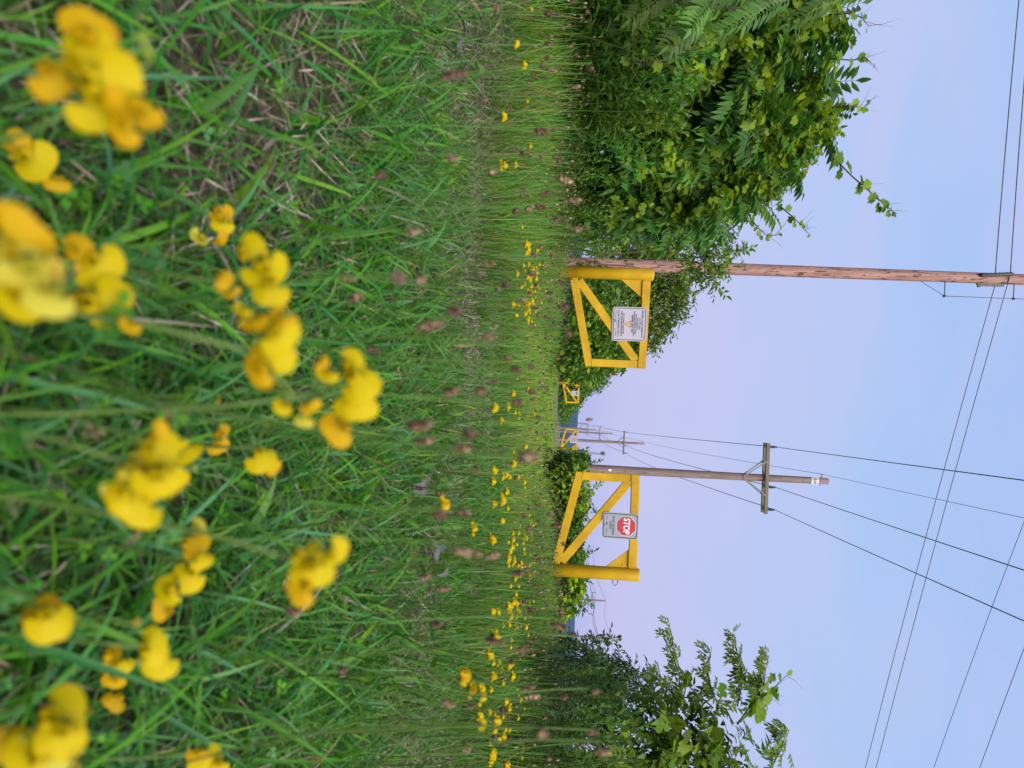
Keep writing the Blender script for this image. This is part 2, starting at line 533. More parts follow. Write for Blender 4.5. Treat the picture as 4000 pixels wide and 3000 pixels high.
# far hills
def hill(name, Y, x0, x1, prof, depth, label, seed):
    n = 420; m = 14
    X = np.linspace(x0, x1, n)
    V = []
    for j in range(m):
        t = j / (m - 1)
        h = prof(X) * math.sin(t * PI / 2) ** 0.8
        bump = (noise2(X * 0.035 + seed, np.full(n, j * 2.3 + seed)) - 0.5) * 10 + (noise2(X * 0.11 + seed, np.full(n, j * 4.1)) - 0.5) * 6
        V.append(np.stack([X, np.full(n, Y + t * depth) + bump, h + bump * (0.3 + 0.75 * t) - 4], 1))
    V = np.concatenate(V)
    i = (np.arange(m - 1)[:, None] * n + np.arange(n - 1)[None, :]).ravel()
    F = np.stack([i, i + 1, i + n + 1, i + n], 1)
    o = link(name, np_mesh(name, V, F, M_hill, smooth=False))
    return tag(o, label, kind='structure')
hill('hill', 2400, -2600, 3600, lambda X: 58 + 6 * np.sin(X * 0.004) + 0.038 * np.clip(X - 100, 0, 1500) + 5 * np.sin(X * 0.013 + 1), 420, 'long blue wooded ridge on the horizon', 3.0)
hill('hill', 1250, -900, 1700, lambda X: 12 + 5 * np.sin(X * 0.012 + 2) + 4 * np.sin(X * 0.031), 200, 'lower wooded rise in front of the blue ridge', 31.0)

# ---------------------------------------------------------------- plant templates
def rot_from(fwd, nrm):
    """(N,3,3) with columns x, y=fwd, z~nrm"""
    y = fwd / (np.linalg.norm(fwd, axis=-1, keepdims=True) + 1e-9)
    z = nrm - (nrm * y).sum(-1, keepdims=True) * y
    z = z / (np.linalg.norm(z, axis=-1, keepdims=True) + 1e-9)
    x = np.cross(y, z)
    return np.stack([x, y, z], axis=-1)

def instance(T, Rm, pos, scale, cols):
    """T=(V,F,c) template with per-vertex shade factor c; returns V,F,C"""
    tv, tf, tcf = T
    n = len(pos)
    sc = scale[:, None, None] if scale.ndim == 1 else scale[:, None, :]
    V = np.einsum('nij,nkj->nki', Rm, tv[None] * sc) + pos[:, None, :]
    F = (tf[None] + (np.arange(n) * len(tv))[:, None, None]).reshape(-1, tf.shape[1])
    C = cols[:, None, :] * tcf[None, :, :]
    return V.reshape(-1, 3), F, C.reshape(-1, 3)

def merge(parts):
    V, F, C = [], [], []
    b = 0
    for v, f, c in parts:
        V.append(v); F.append(f + b); C.append(c); b += len(v)
    return np.concatenate(V), np.concatenate(F), np.concatenate(C)

def t_simple(wd=0.42, fold=0.10, droop=0.12):
    """simple leaf: length 1 along y, 6 triangles"""
    V = np.array([(0, 0, 0), (-wd / 2, 0.38, fold), (wd / 2, 0.38, fold), (0, 0.42, 0), (-wd * 0.36, 0.7, fold * 0.6 - droop * 0.4), (wd * 0.36, 0.7, fold * 0.6 - droop * 0.4), (0, 1, -droop)], float)
    F = np.array([(0, 3, 1), (0, 2, 3), (1, 3, 4), (3, 2, 5), (3, 6, 4), (3, 5, 6)])
    return V, F, np.ones((len(V), 3))

def t_grape(seed=0):
    r = np.random.default_rng(seed)
    out = []
    # half outline: angle from tip (deg), radius, lobed and toothed; petiole sinus at the back
    prof = [(0, 0.62), (9, 0.50), (15, 0.53), (24, 0.40), (33, 0.42), (44, 0.54), (50, 0.56), (60, 0.46), (70, 0.47), (84, 0.40), (96, 0.47), (112, 0.44), (128, 0.46), (146, 0.42), (163, 0.34), (172, 0.16)]
    pts = [(math.radians(a), q) for a, q in prof] + [(-math.radians(a), q) for a, q in prof[:0:-1]]
    V = [(0, 0.38, 0.0)]
    for a, q in pts:
        q *= 1 + r.uniform(-0.06, 0.06)
        x, y = q * math.sin(a), 0.38 + q * math.cos(a)
        z = 0.22 * abs(x) - 0.28 * max(0, y - 0.4) ** 2 - 0.35 * x * x + r.uniform(-0.03, 0.03)
        V.append((x, y, z))
    n = len(pts)
    F = [(0, 1 + (i + 1) % n, 1 + i) for i in range(n)]
    c = np.ones((n + 1, 3)); c[0] = (1.15, 1.1, 1.0)
    return np.array(V), np.array(F), c

def t_frond(pairs=10, ll=0.30, lw=0.075, ang=62, droop=0.22, arch=0.35, base=0.14, seed=0, toplen=0.7):
    """pinnate leaf: rachis of length 1 along y"""
    r = np.random.default_rng(seed)
    V, F, C = [], [], []
    def rach(s):
        return np.array([0.03 * math.sin(3 * s), s * (1 - 0.12 * arch * s), -arch * s * s * 0.5])
    # rachis
    k = 7
    for i in range(k):
        p = rach(i / (k - 1)); wdt = 0.010 * (1.2 - i / (k - 1))
        V += [p + (-wdt, 0, 0), p + (wdt, 0, 0.004)]
        C += [(1.25, 1.0, 0.9)] * 2
    for i in range(k - 1):
        a = i * 2
        F += [(a, a + 1, a + 3), (a, a + 3, a + 2)]
    def leaflet(p, d, nrm, L, W):
        d = d / np.linalg.norm(d)
        x = np.cross(d, nrm); x /= np.linalg.norm(x)
        n2 = np.cross(x, d)
        b = len(V)
        q = [p, p + d * L * 0.35 + x * W / 2 + n2 * W * 0.25, p + d * L * 0.35 - x * W / 2 + n2 * W * 0.25, p + d * L * 0.4,
             p + d * L * 0.72 + x * W * 0.32 + n2 * (W * 0.1 - L * 0.07), p + d * L * 0.72 - x * W * 0.32 + n2 * (W * 0.1 - L * 0.07), p + d * L - n2 * L * 0.16]
        V.extend(q)
        sh = r.uniform(0.85, 1.15)
        C.extend([(sh, sh, sh)] * 7)
        F.extend([(b, b + 3, b + 1), (b, b + 2, b + 3), (b + 1, b + 3, b + 4), (b + 3, b + 2, b + 5), (b + 3, b + 6, b + 4), (b + 3, b + 5, b + 6)])
    for i in range(pairs):
        s = base + (1 - base) * (i + 0.3) / pairs
        p = rach(s); t = rach(min(1, s + 0.05)) - rach(s - 0.05)
        t /= np.linalg.norm(t)
        env = math.sin(PI * (0.28 + 0.55 * (1 - s))) if pairs > 4 else 1
        for sd in (-1, 1):
            a = math.radians(ang + r.uniform(-9, 9))
            d = t * math.cos(a) + np.array([sd * math.sin(a), 0, 0]) + np.array([0, 0, -droop + r.uniform(-0.12, 0.12)])
            leaflet(p, d, np.array([0, 0, 1.0]), ll * (toplen + (1 - toplen) * env) * r.uniform(0.88, 1.1), lw * r.uniform(0.85, 1.15))
    t = rach(1) - rach(0.9)
    leaflet(rach(1), t, np.array([0, 0, 1.0]), ll * 0.85, lw)
    return np.array(V), np.array(F), np.array(C)

def t_wand(n=38, ll=0.17, lw=0.026, seed=0, topl=0.5):
    """upright leafy stem of height 1 (goldenrod / willow herb)"""
    r = np.random.default_rng(seed)
    V, F, C = [], [], []
    lean = r.uniform(-0.12, 0.12, 2)
    def st(s): return np.array([lean[0] * s * s, lean[1] * s * s, s])
    k = 6
    for i in range(k):
        p = st(i / (k - 1)); q = 0.006 * (1.3 - i / (k - 1))
        for a in (0, 2.1, 4.2):
            V.append(p + np.array([q * math.cos(a), q * math.sin(a), 0])); C.append((0.9, 0.8, 0.7))
    for i in range(k - 1):
        for a in range(3):
            b = (a + 1) % 3
            F += [(i * 3 + a, i * 3 + b, i * 3 + 3 + b), (i * 3 + a, i * 3 + 3 + b, i * 3 + 3 + a)]
    for i in range(n):
        s = 0.12 + 0.88 * (i / (n - 1)) ** 0.9
        a = i * 2.4 + r.uniform(-0.3, 0.3)
        el = math.radians(20 + 45 * s ** 3 + r.uniform(-12, 12))
        L = ll * (1 - (1 - topl) * s) * r.uniform(0.8, 1.15)
        d = np.array([math.cos(a) * math.cos(el), math.sin(a) * math.cos(el), math.sin(el)])
        x = np.array([-math.sin(a), math.cos(a), 0])
        p = st(s)
        b = len(V)
        W = lw * r.uniform(0.8, 1.2)
        V.extend([p, p + d * L * 0.45 + x * W / 2, p + d * L * 0.45 - x * W / 2, p + d * L + np.array([0, 0, -0.35 * L])])
        sh = r.uniform(0.85, 1.1) * (0.85 + 0.35 * s)
        C.extend([(sh, sh, sh * 0.9)] * 4)
        F.extend([(b, b + 2, b + 1), (b + 1, b + 2, b + 3)])
    return np.array(V), np.array(F), np.array(C)

def t_spray(n=9, ll=0.34, lw=0.15, seed=0, curve=0.25):
    """leafy twig of length 1 along y with simple pointed leaves"""
    r = np.random.default_rng(seed)
    V, F, C = [], [], []
    def st(s): return np.array([0.06 * math.sin(4 * s + seed), s, -curve * s * s * 0.5])
    k = 5
    for i in range(k):
        p = st(i / (k - 1)); q = 0.010 * (1.2 - i / (k - 1))
        V += [p + (-q, 0, 0), p + (q, 0, 0.005)]; C += [(0.9, 0.6, 0.55)] * 2
    for i in range(k - 1):
        a = i * 2
        F += [(a, a + 1, a + 3), (a, a + 3, a + 2)]
    tv, tf, _ = t_simple(lw / ll, 0.08, 0.25)
    for i in range(n):
        s = 0.18 + 0.82 * i / (n - 1)
        sd = -1 if i % 2 else 1
        a = math.radians(r.uniform(35, 75)) * (0.2 if i == n - 1 else 1)
        f = np.array([[sd * math.sin(a), math.cos(a), r.uniform(-0.5, 0.3)]])
        nn = np.array([[r.uniform(-0.4, 0.4), r.uniform(-0.4, 0.4), 1.0]])
        R_ = rot_from(f, nn)[0]
        b = len(V)
        V.extend(list((tv * ll * r.uniform(0.75, 1.15)) @ R_.T + st(s)))
        sh = r.uniform(0.8, 1.2)
        C.extend([(sh, sh, sh)] * len(tv))
        F.extend([tuple(q + b for q in t) for t in tf])
    return np.array(V), np.array(F), np.array(C)

T_simple = t_simple()
T_grape = [t_grape(k) for k in range(4)]
T_frond = [t_frond(11, seed=k, droop=0.2 + 0.12 * k, arch=0.3 + 0.2 * k) for k in range(4)]
T_elder = [t_frond(3, ll=0.50, lw=0.20, ang=48, droop=0.3, arch=0.3, base=0.25, seed=20 + k, toplen=1.0) for k in range(3)]
T_wand = [t_wand(seed=k) for k in range(4)]
T_spray = [t_spray(seed=k) for k in range(4)]

def colmix(n, a, b, var=0.18):
    t = rng.random((n, 1))
    c = np.array(a) * (1 - t) + np.array(b) * t
    return c * rng.uniform(1 - var, 1 + var, (n, 1))

def rand_unit(n):
    v = rng.normal(size=(n, 3))
    return v / np.linalg.norm(v, axis=1, keepdims=True)

UP = np.array([0, 0, 1.0])

def shell(blobs, n, inner=0.55, outer=1.06, top_bias=0.25, noise_amp=0.22, nscale=2.2):
    """points through the outer volume of a set of ellipsoids [(c, (rx,ry,rz))]"""
    wts = np.array([b[1][0] * b[1][1] + b[1][0] * b[1][2] + b[1][1] * b[1][2] for b in blobs]); wts = wts / wts.sum()
    idx = rng.choice(len(blobs), n, p=wts)
    Cc = np.array([b[0] for b in blobs], float)[idx]
    Rr = np.array([b[1] for b in blobs], float)[idx]
    d = rand_unit(n)
    d[:, 2] += top_bias * rng.random(n)
    d /= np.linalg.norm(d, axis=1, keepdims=True)
    q = (inner ** 2 + (outer ** 2 - inner ** 2) * rng.random(n)) ** 0.5
    P0 = Cc + d * Rr
    nz = noise3(P0 * nscale / max(0.3, Rr.mean()) + 7)
    q = q * (1 - noise_amp + 2 * noise_amp * nz)
    P = Cc + d * Rr * q[:, None]
    nn = d / Rr; nn /= np.linalg.norm(nn, axis=1, keepdims=True)
    keep = np.ones(n, bool)
    for b in blobs:
        dd = (((P - np.array(b[0])) / np.array(b[1])) ** 2).sum(1)
        keep &= dd > (inner * 0.75) ** 2
    keep &= P[:, 2] > 0.0
    return P[keep], nn[keep], nz[keep]

def hang(nn, out=0.6, down=0.5, jit=0.6):
    n = len(nn)
    f = nn * out - UP * down + rng.normal(size=(n, 3)) * jit
    nr = nn * 0.6 + UP * 0.8 + rng.normal(size=(n, 3)) * 0.45
    return rot_from(f, nr)

def stems_mb(base_pts, tips, r0, r1, n=6, wob=0.12):
    mb = MB()
    for b, t in zip(base_pts, tips):
        b, t = Vector(b), Vector(t)
        L = (t - b).length
        pts = []; rad = []
        for k in range(6):
            s = k / 5
            p = b.lerp(t, s) + Vector((random.uniform(-1, 1), random.uniform(-1, 1), random.uniform(-0.4, 0.4))) * wob * L * s * (1 - s)
            pts.append(p); rad.append(r0 * (1 - s) + r1 * s)
        mb.tube(pts, rad, n)
    return mb

def foliage_part(name, parts, mat, parent):
    V, F, C = merge(parts)
    base = np.array(parent.location)
    o = link(name, np_mesh(name, V - base, F, mat, C), parent)
    return o

def bush(name, label, blobs, leafs, stem_r=0.03, nst=5, cat='bush', group=None, mat=None, crown='crown'):
    """leafs: list of (templates, count, (smin,smax), colA, colB, mode)"""
    c = np.mean([b[0] for b in blobs], axis=0)
    root = empty(name, (float(c[0]), float(c[1]), 0.0))
    tag(root, label, cat, group)
    parts = []
    for T, cnt, (s0, s1), ca, cb, kw in leafs:
        P, nn, nz = shell(blobs, cnt, **kw.get('shell', {}))
        Rm = hang(nn, **kw.get('hang', {}))
        sc = rng.uniform(s0, s1, len(P))
        col = colmix(len(P), ca, cb)
        T = T if isinstance(T, list) else [T]
        pick = rng.integers(0, len(T), len(P))
        for k, t in enumerate(T):
            m_ = pick == k
            if m_.any():
                parts.append(instance(t, Rm[m_], P[m_], sc[m_], col[m_]))
    foliage_part(crown, parts, mat or M_leaf, root)
    tips = [blobs[random.randrange(len(blobs))] for _ in range(nst)]
    bs, ts = [], []
    for b in tips:
        bs.append((b[0][0] * 0.35 + c[0] * 0.65 + random.uniform(-1, 1) * b[1][0] * 0.3 - c[0], b[0][1] * 0.35 + c[1] * 0.65 - c[1], -0.1))
        ts.append((b[0][0] - c[0] + random.uniform(-0.5, 0.5) * b[1][0], b[0][1] - c[1], b[0][2] + b[1][2] * 0.6))
    for a_, b_ in zip(bs, ts):
        stems_mb([a_], [b_], stem_r, stem_r * 0.35).build('trunk' if cat == 'tree' else 'stem', M_bark, root, True)
    return root

# ================================================================= gates
def gate(loc, rz, side, label, zoff=0.0):
    """side=+1: leaf reaches to +x from the post; local -y faces the camera"""
    g = empty('trail_gate', (loc[0], loc[1], zoff), rz)
    tag(g, label, 'gate', 'yellow steel trail gates')
    s = side
    pr = 0.082
    mb = MB()
    prof = [(pr, -0.3), (pr, 1.515), (pr * 0.97, 1.528), (pr * 0.86, 1.534), (0.01, 1.536)]
    mb.lathe(prof, 28)
    post = mb.build('post', M_paint, g, True)
    w_, th = 0.105, 0.062
    x0, x1 = pr * 0.92, 1.255
    def bar(name, a, b, dy=0.0, wid=w_, thk=th):
        return MB().bar((s * a[0], dy, a[1]), (s * b[0], dy, b[1]), wid, thk, (0, 1, 0), 0.007).build(name, M_paint, g)
    bar('top_rail', (x0, 1.445), (x1, 1.445))
    bar('bottom_rail', (x0, 0.475), (x1 - 0.006, 0.735), 0.002)
    bar('end_upright', (x1 - w_ / 2, 0.70), (x1 - w_ / 2, 1.392), 0.004)
    bar('diagonal_brace', (x0 + 0.03, 0.545), (x1 - 0.10, 1.36), 0.007, 0.108, th * 0.92)
    poly = [(s * (pr * 0.9), 1.10), (s * (pr * 0.9), 1.40), (s * 0.315, 1.40)]
    if s > 0: poly = poly[::-1]
    MB().prism(poly, -0.012, 0.012).build('gusset_plate', M_paint, g)
    # raised weld beads where the members meet
    for (a, b) in (((x1 - w_, 1.390), (x1, 1.390)), ((x1 - w_, 0.757), (x1, 0.782)), ((pr + 0.012, 1.393), (0.31, 1.393)), ((pr + 0.012, 1.393), (pr + 0.012, 1.497))):
        n = 14
        pts = [(s * (a[0] + (b[0] - a[0]) * k / n), -th / 2 - 0.001 + 0.0015 * math.sin(k * 2.1), a[1] + (b[1] - a[1]) * k / n + 0.0015 * math.sin(k * 3.7)) for k in range(n + 1)]
        MB().tube(pts, 0.0045, 5).build('weld_seam', M_paint, g, True)
    # locking eye: bent rod on the far side of the post
    zc = 1.235
    pts = [(-s * (pr - 0.004), -0.01, zc - 0.028), (-s * (pr + 0.035), -0.012, zc - 0.034), (-s * (pr + 0.068), -0.012, zc), (-s * (pr + 0.035), -0.012, zc + 0.034), (-s * (pr - 0.004), -0.01, zc + 0.028)]
    MB().tube(pts, 0.006, 6).build('locking_eye', M_galv, g, True)
    return g

pl = at(2400, 1068, 9.8); pr_ = at(2400, 2240, 9.3)
gL = gate((pl[0], pl[1]), math.radians(6.5), +1, 'yellow steel gate carrying the trail etiquette sign, nearest on the thicket side')
gR = gate((pr_[0], pr_[1]), math.radians(-6.0), -1, 'yellow steel gate carrying the red STOP sign', -0.07)
pl2 = at(2230, 1496, 45.0); pr2 = at(2220, 1753, 45.5)
gL2 = gate((pl2[0], pl2[1]), math.radians(8), +1, 'small distant yellow gate with the arch emblem sign', -0.08)
gR2 = gate((pr2[0], pr2[1]), math.radians(-4), -1, 'small distant yellow gate by the far utility poles', -0.04)

# ================================================================= signs
def round_rect(w_, h_, r, n=6):
    pts = []
    for cx, cy, a0 in ((w_ / 2 - r, h_ / 2 - r, 0), (-w_ / 2 + r, h_ / 2 - r, 90), (-w_ / 2 + r, -h_ / 2 + r, 180), (w_ / 2 - r, -h_ / 2 + r, 270)):
        for k in range(n + 1):
            a = math.radians(a0 + 90 * k / n)
            pts.append((cx + r * math.cos(a), cy + r * math.sin(a)))
    return pts

def flat(poly, y, name, mat, parent):
    mb = MB()
    mb.add([(x, y, z) for x, z in poly], [tuple(range(len(poly)))])
    return mb.build(name, mat, parent)

def frame(w_, h_, r, t, y, name, mat, parent):
    a = round_rect(w_, h_, r); b = round_rect(w_ - 2 * t, h_ - 2 * t, max(0.001, r - t))
    n = len(a)
    mb = MB()
    mb.add([(x, y, z) for x, z in a] + [(x, y, z) for x, z in b], [(i, (i + 1) % n, n + (i + 1) % n, n + i) for i in range(n)])
    return mb.build(name, mat, parent)

def lettering(text, x, z, size, y, mat, parent, width=None, bold=0.0, name='lettering', label=None):
    cu = bpy.data.curves.new('lettering', 'FONT')
    cu.body = text; cu.size = size; cu.align_x = 'CENTER'; cu.align_y = 'CENTER'
    cu.offset = bold
    cu.resolution_u = 3
    to = bpy.data.objects.new('lettering_tmp', cu)
    COL.objects.link(to)
    bpy.context.view_layer.update()
    me = bpy.data.meshes.new_from_object(to.evaluated_get(bpy.context.evaluated_depsgraph_get()))
    bpy.data.objects.remove(to); bpy.data.curves.remove(cu)
    n = len(me.vertices)
    co = np.empty(n * 3, np.float32); me.vertices.foreach_get('co', co); co = co.reshape(-1, 3)
    k = 1.0
    if width and n:
        k = width / (co[:, 0].max() - co[:, 0].min())
    out = np.stack([co[:, 0] * k + x, np.full(n, y), co[:, 1] + z], 1)
    me.vertices.foreach_set('co', np.ascontiguousarray(out, np.float32).ravel())
    me.materials.clear(); me.materials.append(mat)
    me.update()
    return link(name, me, parent)

def bars(lines, y, name, mat, parent):
    mb = MB()
    for (x0, x1, z, h) in lines:
        mb.add([(x0, y, z - h / 2), (x1, y, z - h / 2), (x1, y, z + h / 2), (x0, y, z + h / 2)], [(0, 1, 2, 3)])
    return mb.build(name, mat, parent)

def arch_emblem(cx, cz, w_, y, mat, parent, wmat, big=False):
    """arch-topped emblem: dark arch ring with two peaks inside"""
    h = w_ * 0.86
    out = [(cx - w_ / 2, cz - h / 2)] + [(cx - w_ / 2 * math.cos(a), cz - h * 0.02 + h * 0.5 * math.sin(a)) for a in np.linspace(0, PI, 13)] + [(cx + w_ / 2, cz - h / 2)]
    flat(out[::-1], y, 'emblem', mat, parent)
    w2 = w_ * 0.70
    inn = [(cx - w2 / 2, cz - h * 0.30)] + [(cx - w2 / 2 * math.cos(a), cz - h * 0.02 + h * 0.36 * math.sin(a)) for a in np.linspace(0, PI, 11)] + [(cx + w2 / 2, cz - h * 0.30)]
    flat(inn[::-1], y - 0.0012, 'emblem', wmat, parent)
    flat([(cx - w2 / 2, cz - h * 0.31), (cx - w2 * 0.20, cz + h * 0.12), (cx, cz - h * 0.12), (cx + w2 * 0.20, cz + h * 0.16), (cx + w2 / 2, cz - h * 0.31)][::1], y - 0.0024, 'emblem', mat, parent)
    flat([(cx - w2 * 0.16, cz - h * 0.42), (cx + w2 * 0.16, cz - h * 0.42), (cx, cz - h * 0.16)], y - 0.0036, 'emblem', wmat, parent)

def sign_base(label, loc, rz, w_, h_, mat, bmat, r=0.035, ins=0.012, bt=0.0095):
    s = empty('trail_sign', loc, rz)
    tag(s, label, 'sign', 'metal signs bolted to the gates')
    MB().prism(round_rect(w_, h_, r), -0.0015, 0.0015).build('panel', mat, s)
    frame(w_ - 2 * ins, h_ - 2 * ins, r - ins * 0.6, bt, -0.0032, 'border', bmat, s)
    return s

def bolts(s, pts):
    for x, z in pts:
        MB().lathe([(0.007, 0), (0.007, 0.003), (0.004, 0.005)], 8, Matrix.Translation((x, -0.0015, z)) @ Matrix.Rotation(PI / 2, 4, 'X')).build('bolt', M_galv, s)

def gate_point(g, x, z, y=-0.036):
    c, s_ = math.cos(g.rotation_euler.z), math.sin(g.rotation_euler.z)
    return (g.location.x + x * c - y * s_, g.location.y + x * s_ + y * c, g.location.z + z)

# etiquette sign
S1 = 0.455
s1 = sign_base('white square trail etiquette sign with a small yellow triangle', gate_point(gL, 0.665, 1.245), gL.rotation_euler.z + 0.02, S1, S1, M_signw, M_navy)
s1.rotation_euler.y = math.radians(-0.8)
for t, z, sz, wd, bd in (('GENESEE VALLEY GREENWAY', 0.170, 0.030, 0.375, 0.0004), ('STATE PARK', 0.137, 0.028, 0.155, 0.0004), ('TRAIL ETIQUETTE :', 0.108, 0.021, 0.165, 0.0005),
                     ('THIS IS A COMMUNITY TRAIL', 0.084, 0.021, 0.262, 0.0006), ('PLEASE RESPECT PRIVATE PROPERTY', 0.060, 0.021, 0.335, 0.0006), ('REMEMBER SAFETY FIRST', 0.036, 0.021, 0.235, 0.0006),
                     ('STAY TO RIGHT , PASS ON LEFT', -0.079, 0.021, 0.275, 0.0006), ('ALERT OTHER USERS BEFORE PASSING', -0.104, 0.021, 0.335, 0.0006), ('IN CASE OF EMERGENCY CALL 911', -0.147, 0.027, 0.365, 0.0004)):
    lettering(t, -0.004, z, sz * 1.06, -0.0032, M_navy, s1, wd, bd + 0.0006)
bars([(-0.13, 0.13, -0.1235, 0.0022)], -0.0032, 'rule_line', M_navy, s1)
flat([(-0.046, 0.020), (0.046, 0.020), (0.0, -0.062)][::-1], -0.0032, 'warning_triangle', M_black, s1)
flat([(-0.034, 0.013), (0.034, 0.013), (0.0, -0.047)][::-1], -0.0045, 'warning_triangle', M_signy, s1)
bars([(-0.022, 0.022, 0.006, 0.004), (-0.015, 0.015, -0.004, 0.004), (-0.009, 0.009, -0.013, 0.004), (-0.006, 0.006, -0.024, 0.005)], -0.0058, 'pictogram', M_black, s1)
bars([(-0.175, -0.075, -0.180, 0.003), (-0.165, -0.072, -0.187, 0.0025), (-0.18, -0.15, -0.173, 0.003), (0.095, 0.180, -0.183, 0.003), (0.09, 0.155, -0.176, 0.0025)], -0.0032, 'small_print', M_navy, s1)
arch_emblem(-0.045, -0.185, 0.040, -0.0032, M_navy, s1, M_signw)
arch_emblem(0.072, -0.184, 0.022, -0.0032, M_teal, s1, M_signw)
bolts(s1, ((-0.17, 0.203), (0.17, 0.203), (0.0, -0.168)))

# stop sign
W2, H2 = 0.325, 0.455
s2 = sign_base('grey sign with a red STOP octagon and road crossing warning', gate_point(gR, -0.60, 1.27), gR.rotation_euler.z - 0.02, W2, H2, M_signg, M_dgreen, r=0.038)
s2.rotation_euler.y = math.radians(0.9)
oc = [(0.122 / math.cos(PI / 8) * math.cos(PI / 8 + k * PI / 4), 0.075 + 0.122 / math.cos(PI / 8) * math.sin(PI / 8 + k * PI / 4)) for k in range(8)]
flat(oc, -0.0032, 'octagon_rim', M_white, s2)
flat([(x * 0.955, 0.075 + (z - 0.075) * 0.955) for x, z in oc], -0.0045, 'octagon', M_red, s2)
lettering('STOP', 0.0, 0.076, 0.112, -0.0058, M_white, s2, 0.200, 0.0035)
lettering('ROAD CROSSING', 0.0, -0.088, 0.036, -0.0032, M_dgreen, s2, 0.232, 0.0008)
lettering('AHEAD', 0.0, -0.122, 0.034, -0.0032, M_dgreen, s2, 0.104, 0.0008)
bars([(-0.105, -0.055, -0.172, 0.004), (0.045, 0.120, -0.174, 0.004), (0.045, 0.07, -0.167, 0.003)], -0.0032, 'small_print', M_dgreen, s2)
arch_emblem(-0.020, -0.168, 0.032, -0.0032, M_dgreen, s2, M_signg)
arch_emblem(-0.122, -0.170, 0.014, -0.0032, M_teal, s2, M_signg)
bolts(s2, ((-0.125, 0.193), (0.125, 0.193), (0.0, -0.197)))

# far signs
s3 = sign_base('small upright white sign with an arch emblem on a distant gate', gate_point(gL2, 0.63, 1.25), gL2.rotation_euler.z, 0.31, 0.455, M_signw, M_signw)
arch_emblem(0.0, 0.10, 0.20, -0.0045, M_navy, s3, M_signw)
bars([(-0.10, 0.10, -0.09, 0.018), (-0.11, 0.11, -0.125, 0.012)], -0.0045, 'small_print', M_navy, s3)
bolts(s3, ((0, 0.2),))
s4 = sign_base('small square white sign full of text on a distant gate', gate_point(gR2, -0.60, 1.25), gR2.rotation_euler.z, 0.46, 0.455, M_signw, M_signw)
bars([(-0.18 + 0.05 * (k % 3), 0.18 - 0.04 * ((k * 2) % 3), 0.17 - k * 0.045, 0.016) for k in range(7)] + [(-0.17, 0.17, -0.14, 0.012)], -0.0045, 'small_print', M_navy, s4)
bolts(s4, ((0, 0.2),))

# ================================================================= utility poles
def pole_obj(P, z1, r0, r1, lean, mat, root, n=24, zb=-0.5):
    mb = MB()
    pts, rad = [], []
    for k in range(13):
        t = k / 12
        z = zb + (z1 - zb) * t
        pts.append((lean[0] * z, lean[1] * z, z)); rad.append(r0 + (r1 - r0) * t)
    mb.tube(pts, rad, n)
    return mb.build('pole', mat, root, True)

LINE = math.atan2(0.045, 1)        # heading of the pole line, a little right of the view

def line_pole(Y, px_arm, py_arm, label, scale=1.0, detail=True, rz=-0.03):
    """pole with double crossarm; (px_arm, py_arm) is where its crossarm meets the pole"""
    A = at(px_arm, py_arm, Y)
    za = A[2]
    root = empty('utility_pole', (A[0], A[1], 0.0), rz)
    tag(root, label, 'utility pole', 'wooden poles with crossarms along the trail')
    zg = float(gz(A[0], A[1]))
    lean = (0.0, 0.0)
    ztop = za + 2.12 * scale
    pole_obj(A, ztop, 0.17, 0.112, lean, M_polegrey, root, 20 if detail else 10, zg - 0.6)
    hw = 1.22
    for sgn in (-1, 1):
        MB().box((0, sgn * 0.185, za), (2 * hw, 0.095, 0.12), None, 0.006).build('crossarm', M_arm, root)
    for sgn in (-1, 1):
        for sx in (-1, 1):
            MB().bar((sx * 0.62, sgn * 0.24, za + 0.01), (sx * 0.03, sgn * 0.16, za - 0.78), 0.045, 0.012, (0, 1, 0)).build('arm_brace', M_galv, root)
    ends = []
    for x in (-1.09, 0.31, 1.09):
        prof = [(0.012, 0.06), (0.014, 0.115)]
        for k in range(5):
            z = 0.125 + k * 0.034
            prof += [(0.022, z), (0.052, z + 0.008), (0.048, z + 0.014), (0.022, z + 0.022)]
        prof += [(0.02, 0.30), (0.035, 0.315), (0.03, 0.35), (0.01, 0.36)]
        ins = MB().lathe(prof, 12, Matrix.Translation((x, 0, za))).build('insulator', M_insul, root, True)
        if detail:
            MB().box((x, 0, za + 0.055), (0.08, 0.46, 0.014)).build('mounting_strap', M_galv, root)
        ends.append(Vector((x, 0, za + 0.365)))
    # wire bracket at the top
    MB().bar((-0.10, 0, ztop - 0.28), (-0.10, 0, ztop - 0.10), 0.03, 0.05).bar((-0.11, 0, ztop - 0.22), (-0.24, 0, ztop - 0.20), 0.03, 0.03).build('top_bracket', M_insul, root)
    if detail:
        MB().tube([(0.10, 0, ztop - 0.26), (0.19, 0, ztop - 0.26)], 0.012, 6).build('bolt', M_galv, root)
    ends.append(Vector((-0.23, 0, ztop - 0.19)))
    R = Matrix.Rotation(rz, 3, 'Z')
    return root, [R @ e + Vector((A[0], A[1], 0)) for e in ends], ztop, za

